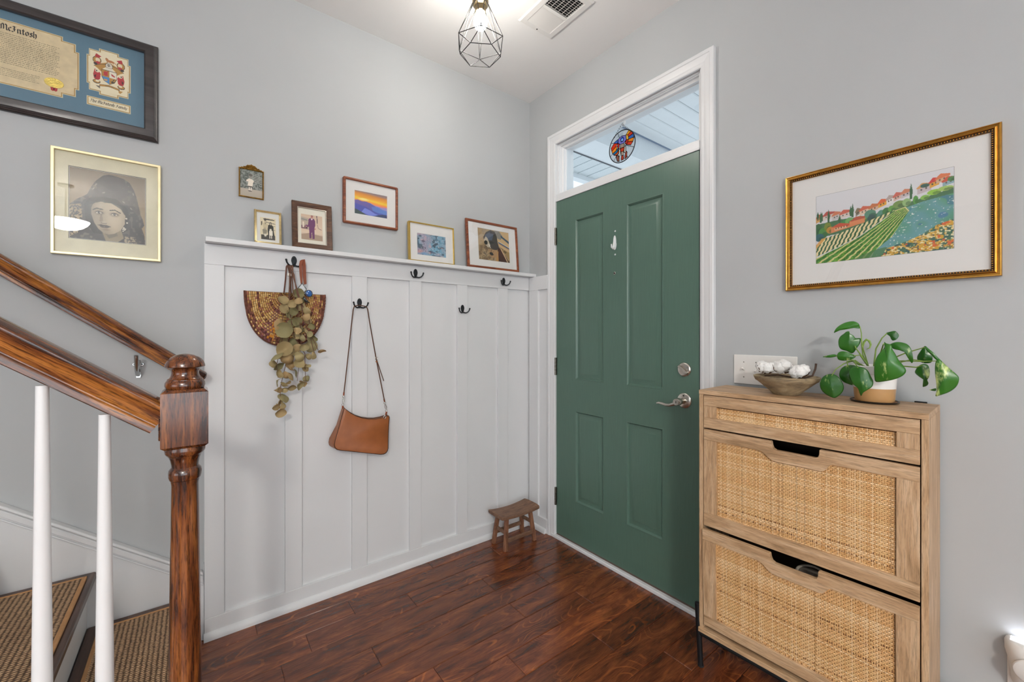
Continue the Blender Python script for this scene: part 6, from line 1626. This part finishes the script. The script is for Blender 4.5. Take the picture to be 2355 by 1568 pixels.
def pothos_mat():
    m, nt, b_, L = newmat('pothos_leaf')
    n = node(nt, 'ShaderNodeTexNoise', i_Scale=3.0, i_Detail=5.0, i_Roughness=0.65)
    L.new(coords(nt, (9, 3.0, 1), 17.0), n.inputs['Vector'])
    oi = nt.nodes.new('ShaderNodeObjectInfo')
    rg = ramp(nt, [(0.0, lin('#18480f')), (0.5, lin('#245c16')), (1.0, lin('#347220'))])
    L.new(oi.outputs['Random'], rg.inputs[0])
    rv = ramp(nt, [(0.60, (0, 0, 0)), (0.68, (1, 1, 1))])
    L.new(n.outputs['Fac'], rv.inputs[0])
    mx = node(nt, 'ShaderNodeMix', data_type='RGBA')
    mx.inputs['B'].default_value = (*lin('#c9d88a'), 1)
    L.new(rv.outputs[0], mx.inputs['Factor']); L.new(rg.outputs[0], mx.inputs['A'])
    L.new(mx.outputs['Result'], b_.inputs['Base Color'])
    b_.inputs['Roughness'].default_value = 0.28
    b_.inputs['Transmission Weight'].default_value = 0.0
    b_.inputs['Subsurface Weight'].default_value = 0.0
    n2 = node(nt, 'ShaderNodeTexNoise', i_Scale=60.0)
    L.new(coords(nt, (1, 0.3, 1)), n2.inputs['Vector'])
    bump(nt, L, b_, n2.outputs['Fac'], 0.12, 0.004)
    return m
M_leaf = pothos_mat()
M_lstem = pm('green_stem', '#7d9a44', 0.5, var=0.2, vs_=40)
# each leaf: mid point, heading of its plane, outline in millimetres (across, up)
LEAVES = [
 ((-0.0609, -0.017, 0.2254), 0.159, [(-35.0, -19.0), (-29.1, -4.9), (-17.0, 7.3), (-2.6, 15.0), (13.9, 17.0), (25.5, 10.8), (28.7, 2.4), (27.8, -5.4), (13.9, -4.1), (-5.0, -8.1), (-24.2, -11.7)]),
 ((-0.0536, -0.032, 0.1792), 0.158, [(-26.5, -9.5), (-26.5, 4.5), (-21.7, 16.7), (-13.2, 24.6), (-7.5, 30.7), (0.0, 31.8), (1.9, 24.6), (10.3, 18.6), (14.9, 10.9), (25.0, 11.0), (27.7, 6.9), (25.0, -6.8), (17.2, -21.8), (12.6, -30.9), (5.6, -36.5), (-6.1, -29.6), (-17.9, -25.7), (-23.7, -19.8)]),
 ((-0.0637, -0.042, 0.1339), 0.163, [(-17.6, 3.2), (-12.8, 11.8), (-0.9, 15.2), (13.1, 10.2), (27.9, 0.0), (17.7, -9.3), (1.4, -14.2), (-12.8, -12.4), (-17.1, -4.7)]),
 ((-0.0964, -0.042, 0.133), 0.175, [(-22.6, -3.6), (-7.8, 1.9), (6.9, 5.4), (14.1, 2.6), (11.7, -1.1), (-2.9, -5.3)]),
 ((-0.0863, -0.077, 0.0414), 0.175, [(-29.7, -0.8), (-27.7, 16.4), (-17.9, 30.5), (-5.8, 36.1), (6.1, 35.7), (17.9, 26.9), (25.8, 12.7), (29.5, -1.8), (25.8, -16.9), (16.5, -29.7), (7.0, -36.6), (-5.8, -33.1), (-17.9, -25.3), (-26.7, -14.0)]),
 ((-0.0511, -0.052, 0.077), 0.159, [(-22.1, 1.8), (-17.8, 17.1), (-6.1, 27.9), (12.4, 30.6), (26.0, 22.5), (16.9, 4.4), (12.4, -13.6), (11.5, -30.2), (-1.4, -27.8), (-13.1, -21.6), (-20.2, -11.3)]),
 ((-0.0117, -0.087, 0.0649), 0.146, [(-29.3, 30.1), (-18.0, 41.1), (-7.0, 41.7), (6.2, 37.9), (14.8, 29.9), (21.2, 13.4), (26.3, -1.4), (23.4, -16.2), (12.6, -26.8), (4.0, -35.0), (-0.4, -45.7), (-3.9, -39.8), (-8.3, -23.0), (-18.0, -12.4), (-26.1, 7.1)]),
 ((0.0493, -0.097, 0.125), 0.122, [(-8.4, 55.2), (-3.5, 51.4), (6.6, 47.3), (8.6, 36.5), (14.6, 23.1), (22.5, 3.5), (30.3, -8.4), (36.9, -24.0), (30.3, -37.8), (14.6, -48.6), (-3.5, -55.5), (-25.7, -60.6), (-29.5, -47.6), (-29.9, -22.7), (-28.2, -3.2), (-21.9, 16.4), (-11.6, 33.2), (-7.5, 41.5)]),
 ((0.0749, -0.052, 0.1551), 0.108, [(-29.6, 16.3), (-20.5, 23.2), (-8.4, 24.4), (5.6, 19.7), (13.5, 9.0), (17.4, -7.2), (19.4, -27.1), (15.5, -34.3), (10.8, -21.0), (9.6, -7.4), (-0.3, -2.3), (-12.4, 2.9), (-22.6, 5.4)]),
 ((0.0433, -0.002, 0.1984), 0.117, [(-16.0, 6.6), (-6.6, 11.2), (4.0, 13.4), (9.5, 7.7), (12.4, -0.3), (8.2, -10.6), (-0.2, -15.2), (-4.4, -10.7), (-7.4, -2.1)]),
 ((0.1126, -0.007, 0.1408), 0.09, [(-16.8, -2.2), (-10.8, 11.7), (-1.1, 28.4), (6.6, 17.7), (12.4, 7.0), (14.3, -9.1), (10.5, -18.5), (-1.1, -20.8), (-14.8, -14.3)]),
 ((0.1108, -0.017, 0.0851), 0.091, [(-18.2, 10.8), (-12.7, 23.7), (-3.7, 32.5), (6.0, 31.9), (10.6, 22.4), (11.7, 6.3), (9.8, -4.7), (6.8, -11.4), (9.1, -19.9), (6.0, -27.7), (-2.5, -31.8), (2.1, -20.5), (0.2, -12.0), (-9.5, -3.4), (-16.6, 4.3)]),
 ((0.1558, -0.057, 0.0844), 0.075, [(-15.6, 46.2), (-9.4, 50.2), (-0.4, 38.7), (10.2, 25.4), (20.7, 13.4), (26.3, 3.6), (24.9, -11.7), (19.0, -25.0), (8.5, -36.3), (-4.0, -44.3), (-16.7, -50.4), (-14.9, -36.1), (-15.6, -15.3), (-17.8, 10.6), (-17.8, 31.5)]),
 ((0.1313, -0.037, 0.1467), 0.084, [(-14.7, 21.7), (-6.0, 12.8), (3.3, 2.5), (10.7, -9.4), (15.1, -16.6), (8.9, -16.9), (1.5, -8.2), (-6.0, 2.1), (-13.2, 12.6)]),
 ((0.13, -0.022, 0.0484), 0.084, [(-7.9, -0.8), (-1.1, 2.0), (5.7, 4.3), (5.0, -2.7), (-1.8, -2.9)])]
STALKS = [[(-0.0129, 0.0, 0.1), (-0.0241, -0.0125, 0.1366), (-0.0246, -0.025, 0.1695), (-0.0241, -0.030, 0.205), (-0.030, -0.020, 0.2270)], [(-0.0129, 0.0, 0.1), (-0.0255, -0.0167, 0.1337), (-0.0357, -0.0333, 0.1575), (-0.0389, -0.034, 0.1666)],
 [(-0.0245, 0.0, 0.1), (-0.0429, -0.0125, 0.1207), (-0.064, -0.040, 0.1111), (-0.0805, -0.060, 0.0924), (-0.0870, -0.074, 0.0725)], [(-0.0268, 0.0, 0.1), (-0.0467, -0.0267, 0.1195), (-0.0334, -0.0533, 0.1142), (-0.0200, -0.085, 0.1030)],
 [(-0.0129, 0.0, 0.1), (-0.0283, -0.025, 0.1386), (-0.0400, -0.040, 0.1360)], [(-0.0175, 0.0, 0.1), (-0.0467, -0.0167, 0.1195), (-0.0571, -0.0400, 0.1178), (-0.0520, -0.051, 0.1010)], [(-0.0014, 0.0, 0.1), (0.0050, -0.0050, 0.1583), (0.0190, -0.0050, 0.1906), (0.0300, -0.003, 0.2049)],
 [(0.0076, 0.0, 0.1), (0.0264, -0.0200, 0.1503), (0.0390, -0.0400, 0.1698), (0.0540, -0.050, 0.1754)], [(0.0009, 0.0, 0.1), (0.0374, -0.0062, 0.1217), (0.0681, -0.0200, 0.1252), (0.1053, -0.0400, 0.1261), (0.1400, -0.055, 0.1300)],
 [(0.0276, 0.0, 0.1), (0.0485, -0.0083, 0.1337), (0.0729, -0.0167, 0.1479), (0.1150, -0.030, 0.1660)], [(0.0232, 0.0, 0.1), (0.0674, -0.0083, 0.1092), (0.0951, -0.0140, 0.1079), (0.1082, -0.016, 0.1145)], [(0.0371, 0.0, 0.1), (0.0633, -0.0083, 0.1214), (0.0850, -0.0070, 0.1290), (0.1090, -0.006, 0.1260)],
 [(-0.0450, -0.018, 0.1207), (-0.0700, -0.030, 0.1262), (-0.0840, -0.041, 0.1345)], [(0.0099, 0.0, 0.1), (0.0236, -0.045, 0.1475), (0.0400, -0.096, 0.1750)]]
CURL = [(-0.0129, 0.0, 0.1), (-0.0190, -0.010, 0.135), (-0.021, -0.022, 0.1547), (-0.0229, -0.022, 0.1635), (-0.0197, -0.022, 0.1784), (-0.0137, -0.022, 0.1861), (-0.0073, -0.022, 0.1815), (-0.0037, -0.022, 0.171), (-0.0059, -0.022, 0.161), (-0.0137, -0.022, 0.1567)]
def smooth_loop(pts, n=3):
    """Catmull-Rom through a closed outline"""
    m = len(pts); out = []
    for i in range(m):
        p0, p1, p2, p3 = (np.array(pts[(i + k) % m]) for k in (-1, 0, 1, 2))
        for j in range(n):
            t = j / n
            out.append(tuple(0.5 * (2 * p1 + (p2 - p0) * t + (2 * p0 - 5 * p1 + 4 * p2 - p3) * t * t + (3 * p1 - p0 - 3 * p2 + p3) * t ** 3)))
    return out
def outline_leaf(pts, seed):
    """domed, slightly creased leaf blade filling an outline"""
    q = [(x / 1000, y / 1000) for x, y in smooth_loop(pts)]
    c = np.mean(q, axis=0); A = np.array(q) - c
    size = np.abs(A).max()
    w_, ev = np.linalg.eigh(A.T @ A)
    ax, cr_ = ev[:, 1], ev[:, 0]
    b = B(); n = len(q); rings_ = (0.28, 0.52, 0.74, 0.90, 1.0)
    b.v.append((c[0], c[1], 0.05 * size))
    for r_ in rings_:
        for i, p in enumerate(A):
            v = p * r_
            z = 0.05 * size * (1 - 1.5 * r_ ** 2) - 0.20 * abs(v @ cr_) + 0.05 * size * math.sin(i * 2 * PI * 3 / n + seed) * r_ ** 2 - 0.10 * (v @ ax) * (v @ ax) / size
            b.v.append((c[0] + v[0], c[1] + v[1], z))
    for i in range(n): b.f.append((0, 1 + i, 1 + (i + 1) % n))
    for k in range(len(rings_) - 1):
        for i in range(n): b.f.append((1 + k * n + i, 1 + (k + 1) * n + i, 1 + (k + 1) * n + (i + 1) % n, 1 + k * n + (i + 1) % n))
    return b
for k, (mid_, hd, pts) in enumerate(LEAVES):
    o = obj('leaf', outline_leaf(pts, k * 1.7), M_leaf, pt, smooth=80)
    md = o.modifiers.new('thick', 'SOLIDIFY'); md.thickness = 0.0006; md.offset = 0
    c_, s_ = math.cos(hd), math.sin(hd)
    o.matrix_local = Matrix(((c_, 0, s_, mid_[0]), (s_, 0, -c_, mid_[1]), (0, 1, 0, mid_[2]), (0, 0, 0, 1)))
for st_ in STALKS: obj('leaf_stalk', B().tube(st_, [0.0021, 0.0019, 0.0017, 0.0014, 0.0011][:len(st_)] , 8), M_lstem, pt, smooth=60)
obj('curled_leaf', B().tube(CURL, [0.0018, 0.0016, 0.0016, 0.0022, 0.0030, 0.0034, 0.0032, 0.0026, 0.0018, 0.0008], 8, flat=0.45, up=(0, -1, 0)), M_lstem, pt, smooth=60)
